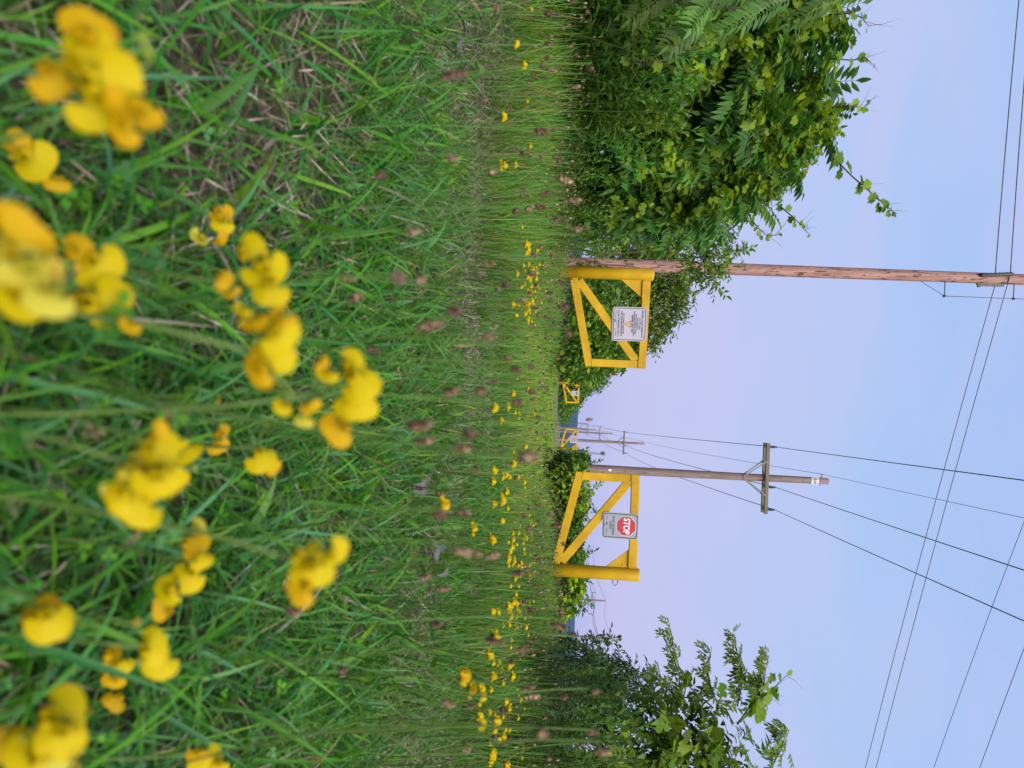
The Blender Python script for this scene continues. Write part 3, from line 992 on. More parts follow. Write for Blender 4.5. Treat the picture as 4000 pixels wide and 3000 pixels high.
poles = [(26.0, 2990, 1867, 'wooden utility pole with a white A14 plate behind the STOP gate', True),
         (76.0, 2437, 1729, 'second pole of the line receding beyond the A14 pole', True),
         (126.0, 2343, 1692, 'third pole of the line receding beyond the A14 pole', False),
         (176.0, 2295, 1679, 'fourth pole of the line receding beyond the A14 pole', False),
         (226.0, 2269, 1673, 'farthest small pole of the line beyond the A14 pole', False)]
pe = []
for Y, a, b, lab, det in poles:
    root, ends, ztop, za = line_pole(Y, a, b, lab, 1.0, det)
    pe.append(ends)
    if Y == 26.0:
        # number plate near the top, facing the camera
        n = 10
        prr = 0.122
        pts = [(prr * math.sin(t), -prr * math.cos(t)) for t in np.linspace(-0.95, 0.95, n)]
        zc = ztop - 0.47
        mb = MB()
        vs, fs = [], []
        for x, y in pts: vs += [(x * 1.18, y - 0.004, zc - 0.12), (x * 1.18, y - 0.004, zc + 0.12)]
        for k in range(n - 1): fs.append((2 * k, 2 * k + 2, 2 * k + 3, 2 * k + 1))
        mb.add(vs, fs)
        mb.build('number_plate', M_white, root)
        lettering('A14', 0.0, zc, 0.19, -0.155, M_black, root, 0.20, 0.004)
        MB().box((0.0, -0.168, za - 5.4), (0.07, 0.01, 0.10)).build('tag_plate', M_white, root)

def wire(name, label, A, B, sag, rad, cat='cable', group=None, n=28, sides=5):
    A, B = Vector(A), Vector(B)
    pts = []
    for k in range(n + 1):
        t = k / n
        p = A.lerp(B, t); p.z -= 4 * sag * t * (1 - t)
        pts.append(p)
    o = MB().tube(pts, rad, sides).build(name, M_wire, None, True)
    return tag(o, label, cat, group)

ddir = Vector((0.045, 1, 0))
wn = ['left outer', 'middle', 'right outer', 'thin top']
near_lab = ['dark power line rising overhead from the left end of the A14 crossarm', 'dark power line rising overhead from the middle insulator of the A14 pole',
            'dark power line rising overhead from the right end of the A14 crossarm', 'thin pale top wire rising overhead from the tip of the A14 pole']
for k in range(4):
    A = pe[0][k]
    B = A - ddir * 50.0 + Vector((0, 0, 0.25))
    wire('power_line', near_lab[k], A, B, 0.35 if k < 3 else 0.25, 0.0105 if k < 3 else 0.006, 'power line', 'wires of the trail pole line')
nm = ['first', 'second', 'third', 'fourth']
spn = ['between the A14 pole and the second pole', 'between the second and third receding poles', 'between the third and fourth receding poles', 'between the fourth and farthest receding poles']
wl = ['left crossarm wire', 'inner crossarm wire', 'right crossarm wire', 'thin pole-top wire']
for i in range(4):
    for k in range(4):
        wire('power_line', f'{wl[k]} strung {spn[i]}', pe[i][k], pe[i + 1][k], 0.75, (0.014, 0.02, 0.026, 0.03)[i] * (1 if k < 3 else 0.6), 'power line', 'wires of the trail pole line', 14)

# near pole on the left, standing behind the thicket
PL = at(2425, 1035, 16.0)
rootL = empty('utility_pole', (PL[0], PL[1], 0.0), 0.0)
tag(rootL, 'tall pinkish brown wooden pole rising behind the etiquette gate', 'utility pole')
ptop = at(3990, 1092, 16.0)
lean = ((ptop[0] - PL[0]) / (ptop[2] - PL[2]), 0.0)
def lp(z, dx=0, dy=0): return Vector((lean[0] * (z - PL[2]) + dx, dy, z))
mbp = MB()
zs = np.linspace(-0.5, 13.4, 16)
mbp.tube([lp(float(z)) for z in zs], [0.138 - 0.034 * (k / 15) for k in range(16)], 28)
mbp.build('pole', M_polepink, rootL, True)
def zpx(px, py=1090): return float(at(px, py, 16.0)[2])
z1_, z2_ = zpx(3815), zpx(3940)
# ribbed black cable guard and steel bracket
nr = 16
pts = [lp(z1_ + (z2_ - z1_) * k / nr, -0.04 - 0.05 * (k / nr) ** 1.4, -0.125 - 0.03 * math.sin(PI * k / nr)) for k in range(nr + 1)]
gb = MB()
gb.tube(pts, [0.036 + (0.009 if k % 2 else 0) for k in range(nr + 1)], 10)
gb.build('cable_guard', M_black, rootL, True)
MB().bar(lp(z1_ + 0.06, 0.135, 0), lp(z2_ - 0.10, 0.125, 0), 0.07, 0.06).bar(lp(z1_ + 0.02, 0.10, 0), lp(z1_ + 0.06, 0.19, 0), 0.05, 0.05).build('cable_bracket', M_arm, rootL)
# ground wire on stand-off rods
for pxr in (3690, 3960):
    z = zpx(pxr)
    MB().tube([lp(z, 0.08, -0.02), lp(z, 0.40, -0.02)], 0.011, 6).lathe([(0.02, -0.03), (0.028, 0.0), (0.02, 0.03)], 8, Matrix.Translation(lp(z, 0.41, -0.02))).build('standoff_rod', M_black, rootL, True)
MB().tube([lp(zpx(3300), 0.112, -0.02), lp(zpx(3592), 0.108, -0.02), lp(zpx(3690), 0.41, -0.02), lp(zpx(3960), 0.41, -0.02), lp(13.2, 0.41, -0.02)], 0.007, 5).build('ground_wire', M_wire, rootL, True)

def PLw(z, dx=0, dy=0): return Vector((PL[0], PL[1], 0)) + lp(z, dx, dy)
def through(a, b, ta, tb):
    """extend the straight line a->b beyond b"""
    a, b = Vector(a), Vector(b)
    return b + (b - a) * tb
cl = ['lower telephone cable crossing the sky to the right from the tall pole bracket', 'upper telephone cable crossing the sky to the right from the tall pole bracket',
      'single road cable crossing the upper corner of the sky', 'short road cable in the far upper corner of the sky']
zA, zB = zpx(3885), zpx(3928)
R1 = at(3395, 3000, 20.8); R2 = at(3435, 3000, 20.8); R3 = at(3678, 3000, 20.8); R4 = at(3858, 3000, 20.8)
wire('telephone_cable', cl[0], PLw(zA, 0.16, -0.02), through(PLw(zA), R1, 0, 0.8), 0.12, 0.0085, 'cable', 'cables strung along the road')
wire('telephone_cable', cl[1], PLw(zB, -0.08, -0.16), through(PLw(zB), R2, 0, 0.8), 0.12, 0.0085, 'cable', 'cables strung along the road')
wire('road_cable', cl[2], PLw(11.75, 0.12), through(PLw(11.75), R3, 0, 0.8), 0.22, 0.008, 'cable', 'cables strung along the road')
wire('road_cable', cl[3], PLw(12.75, 0.12), through(PLw(12.75), R4, 0, 0.8), 0.22, 0.009, 'cable', 'cables strung along the road')
L1 = at(3992, -20, 15.2); L2 = at(4030, -20, 15.2)
wire('telephone_cable', 'first telephone cable leaving the tall pole toward the thicket', PLw(zA, -0.10, -0.02), through(PLw(zA), L1, 0, 1.0), 0.05, 0.011, 'cable', 'cables strung along the road')
wire('telephone_cable', 'second telephone cable leaving the tall pole toward the thicket', PLw(zB, -0.10, -0.16), through(PLw(zB), L2, 0, 1.0), 0.05, 0.011, 'cable', 'cables strung along the road')

# far poles on the right
def far_pole(Y, px_arm, py_arm, label, rz, arms=True):
    A = at(px_arm, py_arm, Y); za = A[2]
    root = empty('utility_pole', (A[0], A[1], 0), rz)
    tag(root, label, 'utility pole')
    zt = za + 1.8
    pole_obj(A, zt, 0.17, 0.12, (0, 0), M_polegrey, root, 10, -1.2)
    MB().box((0, -0.18, za), (2.45, 0.10, 0.14), None, 0.008).build('crossarm', M_arm, root)
    for sx in (-1, 1):
        MB().bar((sx * 0.62, -0.2, za), (0, -0.16, za - 0.85), 0.06, 0.02).build('arm_brace', M_galv, root)
    e = []
    for x in (-1.15, 0.35, 1.15):
        MB().lathe([(0.03, 0.05), (0.05, 0.2), (0.05, 0.45), (0.02, 0.5)], 8, Matrix.Translation((x, -0.18, za))).build('insulator', M_insul, root, True)
        e.append(Vector((x, -0.18, za + 0.5)))
    MB().lathe([(0.05, 0), (0.06, 0.1), (0.02, 0.25)], 8, Matrix.Translation((0, 0, zt))).build('insulator', M_insul, root, True)
    e.append(Vector((0, 0, zt + 0.24)))
    Rm = Matrix.Rotation(rz, 3, 'Z')
    return [Rm @ q + Vector((A[0], A[1], 0)) for q in e]
f1 = far_pole(107, 2312, 2344, 'distant pole with a crossarm standing beyond the STOP gate post', 0.05)
f2 = far_pole(88, 2326, 2491, 'distant thin pole seen edge-on above the blue ridge', 1.35)
f0 = [Vector(at(2290, 2130, 128)) + Vector((0, 0, 0.4 * k)) for k in range(4)]
f3 = [Vector(at(2395 + 14 * k, 2700, 66)) for k in range(4)]
for k in range(4):
    wire('power_line', ['left', 'inner', 'right', 'top'][k] + ' wire running from the far crossarm pole behind the STOP gate', f1[k], f0[k], 0.6, 0.02, 'power line', 'wires of the far pole line', 10)
    wire('power_line', ['left', 'inner', 'right', 'top'][k] + ' wire between the far crossarm pole and the edge-on pole', f1[k], f2[k], 0.5, 0.018, 'power line', 'wires of the far pole line', 10)
    wire('power_line', ['left', 'inner', 'right', 'top'][k] + ' wire leaving the edge-on pole behind the shrub', f2[k], f3[k], 0.4, 0.016, 'power line', 'wires of the far pole line', 10)

# ================================================================= vegetation
def t_quad():
    V = np.array([(0, 0, 0), (-0.24, 0.5, 0.06), (0.24, 0.5, 0.06), (0, 1, -0.08)], float)
    return V, np.array([(0, 2, 1), (1, 2, 3)]), np.ones((4, 3))
T_quad = t_quad()

G_GRAPE = ((0.058, 0.128, 0.008), (0.148, 0.232, 0.014))
G_SUMAC = ((0.032, 0.105, 0.022), (0.085, 0.19, 0.026))
G_GOLD = ((0.045, 0.125, 0.018), (0.105, 0.215, 0.034))
G_DARK = ((0.016, 0.052, 0.010), (0.042, 0.10, 0.014))  # darker green for inner leaves, shade put into their colour
G_OLIVE = ((0.050, 0.088, 0.010), (0.112, 0.152, 0.020))
G_MID = ((0.036, 0.100, 0.012), (0.090, 0.175, 0.018))
G_LIME = ((0.11, 0.20, 0.007), (0.22, 0.30, 0.009))

# ---- thicket on the left -------------------------------------------------
TH_TOP = lambda py: np.interp(py, [-420, 0, 100, 300, 500, 590, 680, 780, 850, 890, 930], [3230, 3260, 3310, 3300, 3280, 3230, 3110, 3050, 2930, 2780, 2600])
TH_DEP = lambda py: np.interp(py, [-420, 0, 900], [3.7, 4.3, 6.7])
def at_v(px, py, Y):
    d = FWD[None] + UPV[None] * ((px - 2000) / FPX)[:, None] + RGT[None] * ((py - 1500) / FPX)[:, None]
    return CAM[None] + d * (Y / d[:, 1])[:, None]

def wall(n, t0, t1, back0, back1, py0=-350, py1=885, top=TH_TOP, dep=TH_DEP, bottom=2215, bump=0.78, hole=0.0, tpow=1.0):
    py = rng.uniform(py0, py1, n)
    t = t0 + (t1 - t0) * rng.random(n) ** tpow
    edge = 0.955 + 0.09 * noise2(py * 0.021, np.zeros(n), 2.2)
    px = bottom + (top(py) - bottom) * t * edge
    Y = dep(py) + 0.9 * t ** 2.2
    P0 = at_v(px, py, Y)
    nzv = noise3(P0 * 2.3 + 3.1) * 0.65 + noise3(P0 * 6.1 + 9.7) * 0.35
    Y = Y + (0.5 - nzv) * 2 * bump + back0 + (back1 - back0) * rng.random(n)
    P = at_v(px, py, Y)
    keep = (nzv > hole) & (P[:, 2] > 0.02)
    nn = np.stack([rng.normal(size=n) * 0.35 + 0.25, -np.ones(n) * (1.0 - 0.55 * t), 0.25 + 0.9 * t ** 2], 1)
    nn /= np.linalg.norm(nn, axis=1, keepdims=True)
    return P[keep], nn[keep], nzv[keep], py[keep]

def objs_from(name, Ts, mats, root, P, Rm, sc, cols_variants):
    """one child object per instance, sharing mesh data"""
    meshes = []
    for T in Ts:
        for c in cols_variants:
            meshes.append(np_mesh(name, T[0], T[1], mats, T[2] * np.array(c)))
    base = np.array(root.location)
    for p, R_, s in zip(P, Rm, sc):
        o = bpy.data.objects.new(name, meshes[random.randrange(len(meshes))])
        COL.objects.link(o)
        o.parent = root
        Mx = Matrix([[R_[i][j] * s for j in range(3)] + [p[i] - base[i]] for i in range(3)] + [[0, 0, 0, 1]])
        o.matrix_basis = Mx

def var_cols(ab, k=4):
    a, b = np.array(ab[0]), np.array(ab[1])
    return [a + (b - a) * t for t in np.linspace(0.05, 1.0, k)]

# grape vine: big lobed leaves over the whole top
vroot = empty('grape_vine', tuple(at(2200, 450, 5.6) * np.array([1, 1, 0])))
tag(vroot, 'wild grape vine with yellow-green lobed leaves draped over the tall thicket', 'vine')
P, nn, nzv, _ = wall(5400, 0.24, 1.0, -0.10, 0.30, hole=0.33, tpow=0.8)
Rm = hang(nn, 0.5, 0.75, 0.4)
sc = rng.uniform(0.042, 0.10, len(P))
k = 280
front = np.argsort(P[:, 1] - 0.3 * nzv - (sc * 6))
sel = front[:900:3][:k]
rest = np.setdiff1d(np.arange(len(P)), sel)
objs_from('leaf', T_grape, M_leafs, vroot, P[sel], Rm[sel], sc[sel], var_cols(G_GRAPE))
parts = []
pick = rng.integers(0, 4, len(rest)); col = colmix(len(rest), *G_GRAPE)
yg = rng.random(len(rest)) < 0.3; col[yg] = colmix(int(yg.sum()), *G_LIME)
for q in range(4):
    m_ = rest[pick == q]
    parts.append(instance(T_grape[q], Rm[m_], P[m_], sc[m_], col[pick == q]))
shoots = []
def shoot(pts_px, root, nleaf, smin, smax, rad=0.006, T=T_grape, ab=G_GRAPE, tendril=True, mat=M_vine, name='shoot'):
    pts = [Vector(at(*p)) for p in pts_px]
    # resample smoothly
    fine = []
    for i in range(len(pts) - 1):
        for s in range(4):
            fine.append(pts[i].lerp(pts[i + 1], s / 4))
    fine.append(pts[-1])
    base = Vector(root.location)
    nF = len(fine)
    MB().tube([p - base for p in fine], [rad * (1 - 0.7 * i / nF) for i in range(nF)], 6).build(name, mat, root, True)
    n = nleaf
    ti = np.linspace(0.12, 1.0, n)
    PP = np.array([fine[min(nF - 1, int(t * (nF - 1)))] for t in ti]) + rng.normal(size=(n, 3)) * 0.012
    s = smin + (smax - smin) * (1 - ti) * rng.uniform(0.7, 1.2, n) + smin * 0.2
    side = np.where(np.arange(n) % 2 == 0, 1, -1)
    f = np.stack([side * rng.uniform(0.3, 1, n), -rng.uniform(0, 0.6, n), rng.uniform(-0.9, 0.3, n)], 1)
    nr = np.stack([rng.normal(size=n) * 0.4, -rng.uniform(0.3, 1, n), rng.uniform(0.2, 1, n)], 1)
    pk = rng.integers(0, len(T), n)
    out = []
    R_ = rot_from(f, nr)
    c = colmix(n, *ab)
    for q in range(len(T)):
        m_ = pk == q
        if m_.any(): out.append(instance(T[q], R_[m_], PP[m_], s[m_], c[m_]))
    if tendril:
        for j in range(5):
            p0 = fine[random.randrange(nF // 3, nF)] - base
            d = Vector((random.uniform(-1, 1), random.uniform(-0.5, 0.2), random.uniform(0.1, 1))).normalized() * random.uniform(0.08, 0.16)
            MB().tube([p0, p0 + d * 0.5 + Vector((0, 0, 0.01)), p0 + d + Vector((random.uniform(-0.03, 0.03), 0, 0.02))], [0.0016, 0.0012, 0.0006], 4).build('tendril', mat, root, True)
    return out
parts += shoot([(3230, 590, 5.6), (3330, 690, 5.4), (3410, 760, 5.35), (3480, 820, 5.3), (3505, 835, 5.3)], vroot, 18, 0.035, 0.12)
parts += shoot([(3040, 800, 6.0), (3100, 850, 5.9), (3130, 880, 5.9), (3160, 915, 5.85)], vroot, 9, 0.03, 0.08)
parts += shoot([(2930, 850, 6.1), (2960, 890, 6.0), (3000, 925, 6.0), (3045, 915, 5.95)], vroot, 9, 0.03, 0.07)
parts += shoot([(3240, 60, 4.8), (3320, 50, 4.7), (3370, 70, 4.7), (3390, 100, 4.7)], vroot, 9, 0.03, 0.07)
parts += shoot([(3250, 230, 5.0), (3330, 235, 5.0), (3380, 225, 5.0), (3400, 240, 5.0)], vroot, 9, 0.03, 0.07)
parts += shoot([(3250, 420, 5.3), (3320, 415, 5.2), (3375, 420, 5.2), (3400, 390, 5.2)], vroot, 9, 0.03, 0.07)
parts += shoot([(2700, 190, 4.2), (2640, 200, 4.0), (2590, 235, 3.95), (2440, 235, 3.9)], vroot, 7, 0.05, 0.11)
fo = foliage_part('foliage', parts, M_leaf, vroot); fo['kind'] = 'stuff'
stems_mb([np.array(at(2250, q, 7.4)) * [1, 1, 0] - np.array(vroot.location) for q in (250, 520, 700)], [np.array(at(3050, q, 7.2)) - np.array(vroot.location) for q in (180, 480, 640)], 0.008, 0.004, 6, 0.3).build('stem', M_vine, vroot, True)

# sumac: pinnate fronds
def sumac(label, py0, py1, nf, nobj, t0=0.22):
    c = at(2200, (py0 + py1) / 2, float(TH_DEP((py0 + py1) / 2)) + 0.8)
    root = empty('sumac_tree', (c[0], c[1], 0))
    tag(root, label, 'tree', 'sumac trees in the thicket')
    P, nn, nzv, py = wall(nf, t0, 0.985, -0.05, 0.55, py0, py1, hole=0.22, tpow=0.85)
    n = len(P)
    Rm = rot_from(nn * 0.7 + np.stack([rng.normal(size=n) * 0.8, rng.normal(size=n) * 0.3, rng.uniform(-0.7, 0.45, n)], 1), nn * 0.5 + UP * 0.9 + rng.normal(size=(n, 3)) * 0.3)
    sc = rng.uniform(0.30, 0.58, n)
    P = P - Rm[:, :, 1] * sc[:, None] * 0.55
    order = np.argsort(P[:, 1])
    sel = order[:nobj * 2:2]; rest = np.setdiff1d(np.arange(n), sel)
    objs_from('frond', T_frond, M_leafs, root, P[sel], Rm[sel], sc[sel], var_cols(G_SUMAC))
    parts = []
    pick = rng.integers(0, 4, len(rest)); col = colmix(len(rest), *G_SUMAC)
    for q in range(4):
        m_ = rest[pick == q]
        if len(m_): parts.append(instance(T_frond[q], Rm[m_], P[m_], sc[m_], col[pick == q]))
    o = foliage_part('crown', parts, M_leaf, root); o['kind'] = 'stuff'
    base = np.array(root.location)
    for j in range(4):
        pyj = py0 + (py1 - py0) * (j + 0.5) / 4
        top = at(float(TH_TOP(pyj)) - 200, pyj, float(TH_DEP(pyj)) + 1.0) - base
        bt = np.array([top[0] * 0.6, top[1] * 0.4, -0.1])
        stems_mb([bt], [top], 0.028, 0.009, 7, 0.2).build('trunk', M_bark, root, True)
        for b in range(4):
            s = random.uniform(0.45, 0.9)
            p = Vector(bt).lerp(Vector(top), s)
            q = p + Vector((random.uniform(-0.5, 0.5), random.uniform(-0.6, 0.1), random.uniform(0.1, 0.5)))
            stems_mb([p], [q], 0.010, 0.004, 5, 0.15).build('branch', M_bark, root, True)
    return root
sumac('sumac tree with long feathery fronds at the outer edge of the thicket', -350, 420, 300, 90)
sumac('sumac tree with dark feathery fronds at the thicket end nearest the tall pole', 420, 905, 300, 90)
# a few big fronds hanging close to the camera at the very edge
root = empty('sumac_sapling', tuple(at(2300, -60, 3.3) * np.array([1, 1, 0])))
tag(root, 'leaning sumac sapling with large drooping fronds at the frame edge', 'sapling')
tips = [(2760, 40, 3.3), (2690, 130, 3.35), (2840, -20, 3.3), (2560, 10, 3.4), (2900, 100, 3.5), (3020, 40, 3.6), (3200, 40, 3.7)]
PP = np.array([at(*t) for t in tips])
ff = np.stack([rng.uniform(0.1, 0.7, len(PP)), -rng.uniform(0.1, 0.5, len(PP)), rng.uniform(-0.9, -0.1, len(PP))], 1)
Rr_ = rot_from(ff, np.stack([rng.uniform(-0.3, 0.5, len(PP)), -rng.uniform(0.5, 1, len(PP)), rng.uniform(0.5, 1, len(PP))], 1))
objs_from('frond', T_frond, M_leafs, root, PP - Rr_[:, :, 1] * 0.15, Rr_, np.full(len(PP), 0.27), [np.array((0.07, 0.145, 0.04)), np.array((0.10, 0.18, 0.04))])
stems_mb([(-0.25, 1.0, -0.1)], [PP[2] + np.array([-0.2, 0.35, 0.5]) - np.array(root.location)], 0.011, 0.005, 7).build('trunk', M_bark, root, True)

# interior leaves behind everything, coloured darker to stand in for inner shade
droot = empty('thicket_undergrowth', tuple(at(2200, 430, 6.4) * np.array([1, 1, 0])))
tag(droot, 'dense leaves filling the tall thicket, coloured dark in place of inner shade', 'undergrowth', kind='stuff')
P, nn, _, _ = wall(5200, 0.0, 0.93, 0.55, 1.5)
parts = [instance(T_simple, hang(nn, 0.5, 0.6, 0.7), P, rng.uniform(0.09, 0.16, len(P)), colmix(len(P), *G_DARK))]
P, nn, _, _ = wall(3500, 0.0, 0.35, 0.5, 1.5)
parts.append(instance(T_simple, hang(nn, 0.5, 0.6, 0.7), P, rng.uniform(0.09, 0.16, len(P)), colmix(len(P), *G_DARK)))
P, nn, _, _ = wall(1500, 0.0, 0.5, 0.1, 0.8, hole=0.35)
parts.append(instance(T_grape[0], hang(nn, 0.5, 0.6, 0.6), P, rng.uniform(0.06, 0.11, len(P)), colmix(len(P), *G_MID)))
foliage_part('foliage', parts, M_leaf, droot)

# goldenrod stalks along the thicket foot
def stand(label, spots, hmin, hmax, ab, name='goldenrod_clump', cat='herb', part='stalk'):
    c = np.mean([s[0] for s in spots], axis=0)
    root = empty(name, (c[0], c[1], 0))
    tag(root, label, cat)
    P = np.array([s[0] for s in spots])
    n = len(P)
    sc = rng.uniform(hmin, hmax, n)
    az = rng.uniform(0, 2 * PI, n)
    up = UP[None] + np.stack([rng.normal(size=n) * 0.14, rng.normal(size=n) * 0.14 - 0.05, np.zeros(n)], 1)
    up /= np.linalg.norm(up, axis=1, keepdims=True)
    y = np.stack([np.cos(az), np.sin(az), np.zeros(n)], 1)
    x = np.cross(y, up); x /= np.linalg.norm(x, axis=1, keepdims=True)
    y = np.cross(up, x)
    Rm = np.stack([x, y, up], axis=-1)
    objs_from(part, T_wand, M_leafs, root, P, Rm, sc, var_cols(ab))
    return root
def foot_spots(n, py0, py1, d0, d1, dep=TH_DEP):
    out = []
    for _ in range(n):
        py = random.uniform(py0, py1)
        p = at(2200, py, float(dep(py)) + random.uniform(d0, d1)); p[2] = -0.03
        out.append((p,))
    return out
stand('goldenrod stalks with narrow leaves at the foot of the thicket', foot_spots(150, -300, 560, -0.75, 0.1), 0.75, 1.25, G_GOLD)
stand('lower leafy stalks between the thicket and the etiquette gate', foot_spots(100, 560, 975, -0.5, 0.9), 0.5, 0.9, G_GOLD)

# young fine-leaved tree leaning over the pole
def B(px, py, Y, r, ry=None, rz=None):
    return (at(px, py, Y), (r, ry or r, rz or r))
bush('young_tree', 'young fine-leaved tree whose twigs cross the tall pinkish pole',
     [B(2640, 880, 11.5, 0.38), B(2470, 865, 11.3, 0.38), B(2740, 920, 11.5, 0.34), B(2830, 1000, 11.6, 0.26), B(2560, 945, 11.7, 0.17), B(2690, 1085, 11.6, 0.16), B(2770, 1085, 11.6, 0.17), B(2350, 925, 11.8, 0.20), B(2330, 880, 11.2, 0.38)],
     [(T_spray, 420, (0.18, 0.34), (0.055, 0.12, 0.014), (0.13, 0.215, 0.022), {'shell': dict(inner=0.3)}), (T_grape, 260, (0.06, 0.10), *G_GRAPE, {'shell': dict(inner=0.7)})], 0.02, 6, 'tree')
# round tree behind the gate
bush('round_tree', 'rounded olive-green tree standing behind the etiquette gate',
     [B(2540, 1075, 22, 1.05), B(2560, 1190, 22, 0.95), B(2600, 1130, 22.5, 0.7), B(2520, 1290, 22, 0.75), B(2430, 1045, 22, 0.85), B(2440, 1360, 22.5, 0.5), B(2400, 1180, 22, 1.1), B(2340, 1320, 22, 0.8), B(2590, 1040, 22.5, 0.6)],
     [(T_quad, 15000, (0.10, 0.19), *G_OLIVE, {'shell': dict(inner=0.6, noise_amp=0.3, nscale=3.2)}), (T_simple, 1500, (0.12, 0.2), *G_MID, {'shell': dict(inner=0.8)})], 0.09, 5, 'tree', mat=M_far)
bush('dogwood_bush', 'leafy bush with a few red leaves seen through the etiquette gate',
     [B(2290, 1120, 16, 0.55), B(2310, 1220, 16, 0.6), B(2300, 1330, 16.5, 0.6), B(2370, 1270, 17, 0.5), B(2380, 1150, 17, 0.5), B(2390, 1380, 17, 0.5), B(2270, 1420, 17, 0.5)],
     [(T_quad, 5200, (0.08, 0.15), *G_MID, {}), (T_grape, 700, (0.10, 0.16), *G_GRAPE, {'shell': dict(inner=0.8)}), (T_simple, 60, (0.09, 0.14), (0.22, 0.03, 0.025), (0.16, 0.04, 0.03), {'shell': dict(inner=0.95, outer=1.1)})], 0.04, 6, mat=M_far)
bush('hedge_bush', 'dark hedge bush between the etiquette gate and the first distant gate',
     [B(2320, 1400, 26, 0.55), B(2270, 1370, 26, 0.8), B(2390, 1395, 27, 0.55), B(2430, 1370, 27, 0.6), B(2240, 1415, 28, 0.35)],
     [(T_quad, 5200, (0.12, 0.22), *G_MID, {}), (T_quad, 2500, (0.12, 0.2), *G_OLIVE, {})], 0.06, 4, mat=M_far)
bush('hedge_bush', 'sloping hedge bush directly behind the first distant gate',
     [B(2250, 1490, 50, 1.1), B(2290, 1470, 50, 1.4), B(2240, 1530, 52, 1.0), B(2225, 1570, 55, 0.9), B(2310, 1440, 48, 1.3)],
     [(T_quad, 4200, (0.18, 0.32), *G_MID, {}), (T_quad, 1500, (0.18, 0.3), *G_GRAPE, {})], 0.08, 4, mat=M_far)
bush('hedge_bush', 'far tapering hedge running out toward the trail vanishing point',
     [B(2205, 1580, 80, 1.2), B(2200, 1605, 100, 1.2), B(2198, 1625, 125, 1.3), B(2215, 1560, 75, 1.3)],
     [(T_quad, 2600, (0.3, 0.5), *G_MID, {})], 0.08, 3, mat=M_far)
# right-hand hedge
RH = [('low bush with fine twigs beside the far right distant gate', [B(2215, 1815, 17, 0.32), B(2255, 1800, 17.5, 0.22), B(2280, 1805, 17, 0.16), B(2210, 1850, 16.5, 0.36)], G_MID),
      ('vine-covered bush glowing yellow-green left of the STOP sign', [B(2220, 1880, 16, 0.36), B(2258, 1930, 16.5, 0.28), B(2215, 1965, 16, 0.38), B(2262, 1985, 17, 0.24)], G_LIME),
      ('dark bush under the diagonal brace of the STOP gate', [B(2210, 2060, 15.5, 0.36), B(2232, 2100, 16, 0.28), B(2205, 2150, 15.5, 0.34)], G_MID),
      ('green bush behind the post of the STOP gate', [B(2208, 2200, 15, 0.36), B(2230, 2170, 15.5, 0.28), B(2200, 2260, 14.5, 0.32)], G_MID),
      ('yellow-leaved vine bush just past the STOP gate post', [B(2205, 2320, 14, 0.33), B(2225, 2290, 14.5, 0.28), B(2185, 2370, 14, 0.28)], G_LIME)]
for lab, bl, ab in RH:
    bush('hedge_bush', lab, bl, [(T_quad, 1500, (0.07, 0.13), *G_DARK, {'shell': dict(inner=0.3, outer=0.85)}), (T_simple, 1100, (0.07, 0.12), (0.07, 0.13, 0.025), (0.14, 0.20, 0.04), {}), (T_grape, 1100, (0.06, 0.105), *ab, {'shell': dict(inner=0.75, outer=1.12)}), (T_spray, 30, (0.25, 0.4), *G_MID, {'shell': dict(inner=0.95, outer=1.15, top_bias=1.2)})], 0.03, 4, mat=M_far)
# far wood behind the hedge on the right
wb_ = []
for py in np.arange(2330, 2700, 14):
    wb_.append(B(horizon(py) + random.uniform(-6, 10), py, random.uniform(150, 230), random.uniform(1.3, 2.3)))
P, nn, _ = shell(wb_, 9000, inner=0.7)
o = link('distant_woods', np_mesh('distant_woods', *instance(T_quad, hang(nn), P, rng.uniform(0.8, 1.6, len(P)), colmix(len(P), *G_MID))[:2], M_far, instance(T_quad, hang(nn), P, np.ones(len(P)), colmix(len(P), *G_MID))[2]))
tag(o, 'distant green wood in front of the blue ridge', 'woods', kind='stuff')

# shrub in the middle right
bush('small_leaf_shrub', 'dark small-leaved shrub standing before the far wires',
     [B(2240, 2600, 7.4, 0.22), B(2320, 2625, 7.4, 0.26), B(2420, 2675, 7.3, 0.28), B(2320, 2700, 7.2, 0.38), B(2470, 2715, 7.2, 0.26), B(2350, 2560, 7.4, 0.13), B(2230, 2730, 7.0, 0.42)],
     [(T_spray, 620, (0.12, 0.22), (0.022, 0.06, 0.022), (0.06, 0.11, 0.035), {'shell': dict(inner=0.25, top_bias=0.7)})], 0.014, 8)
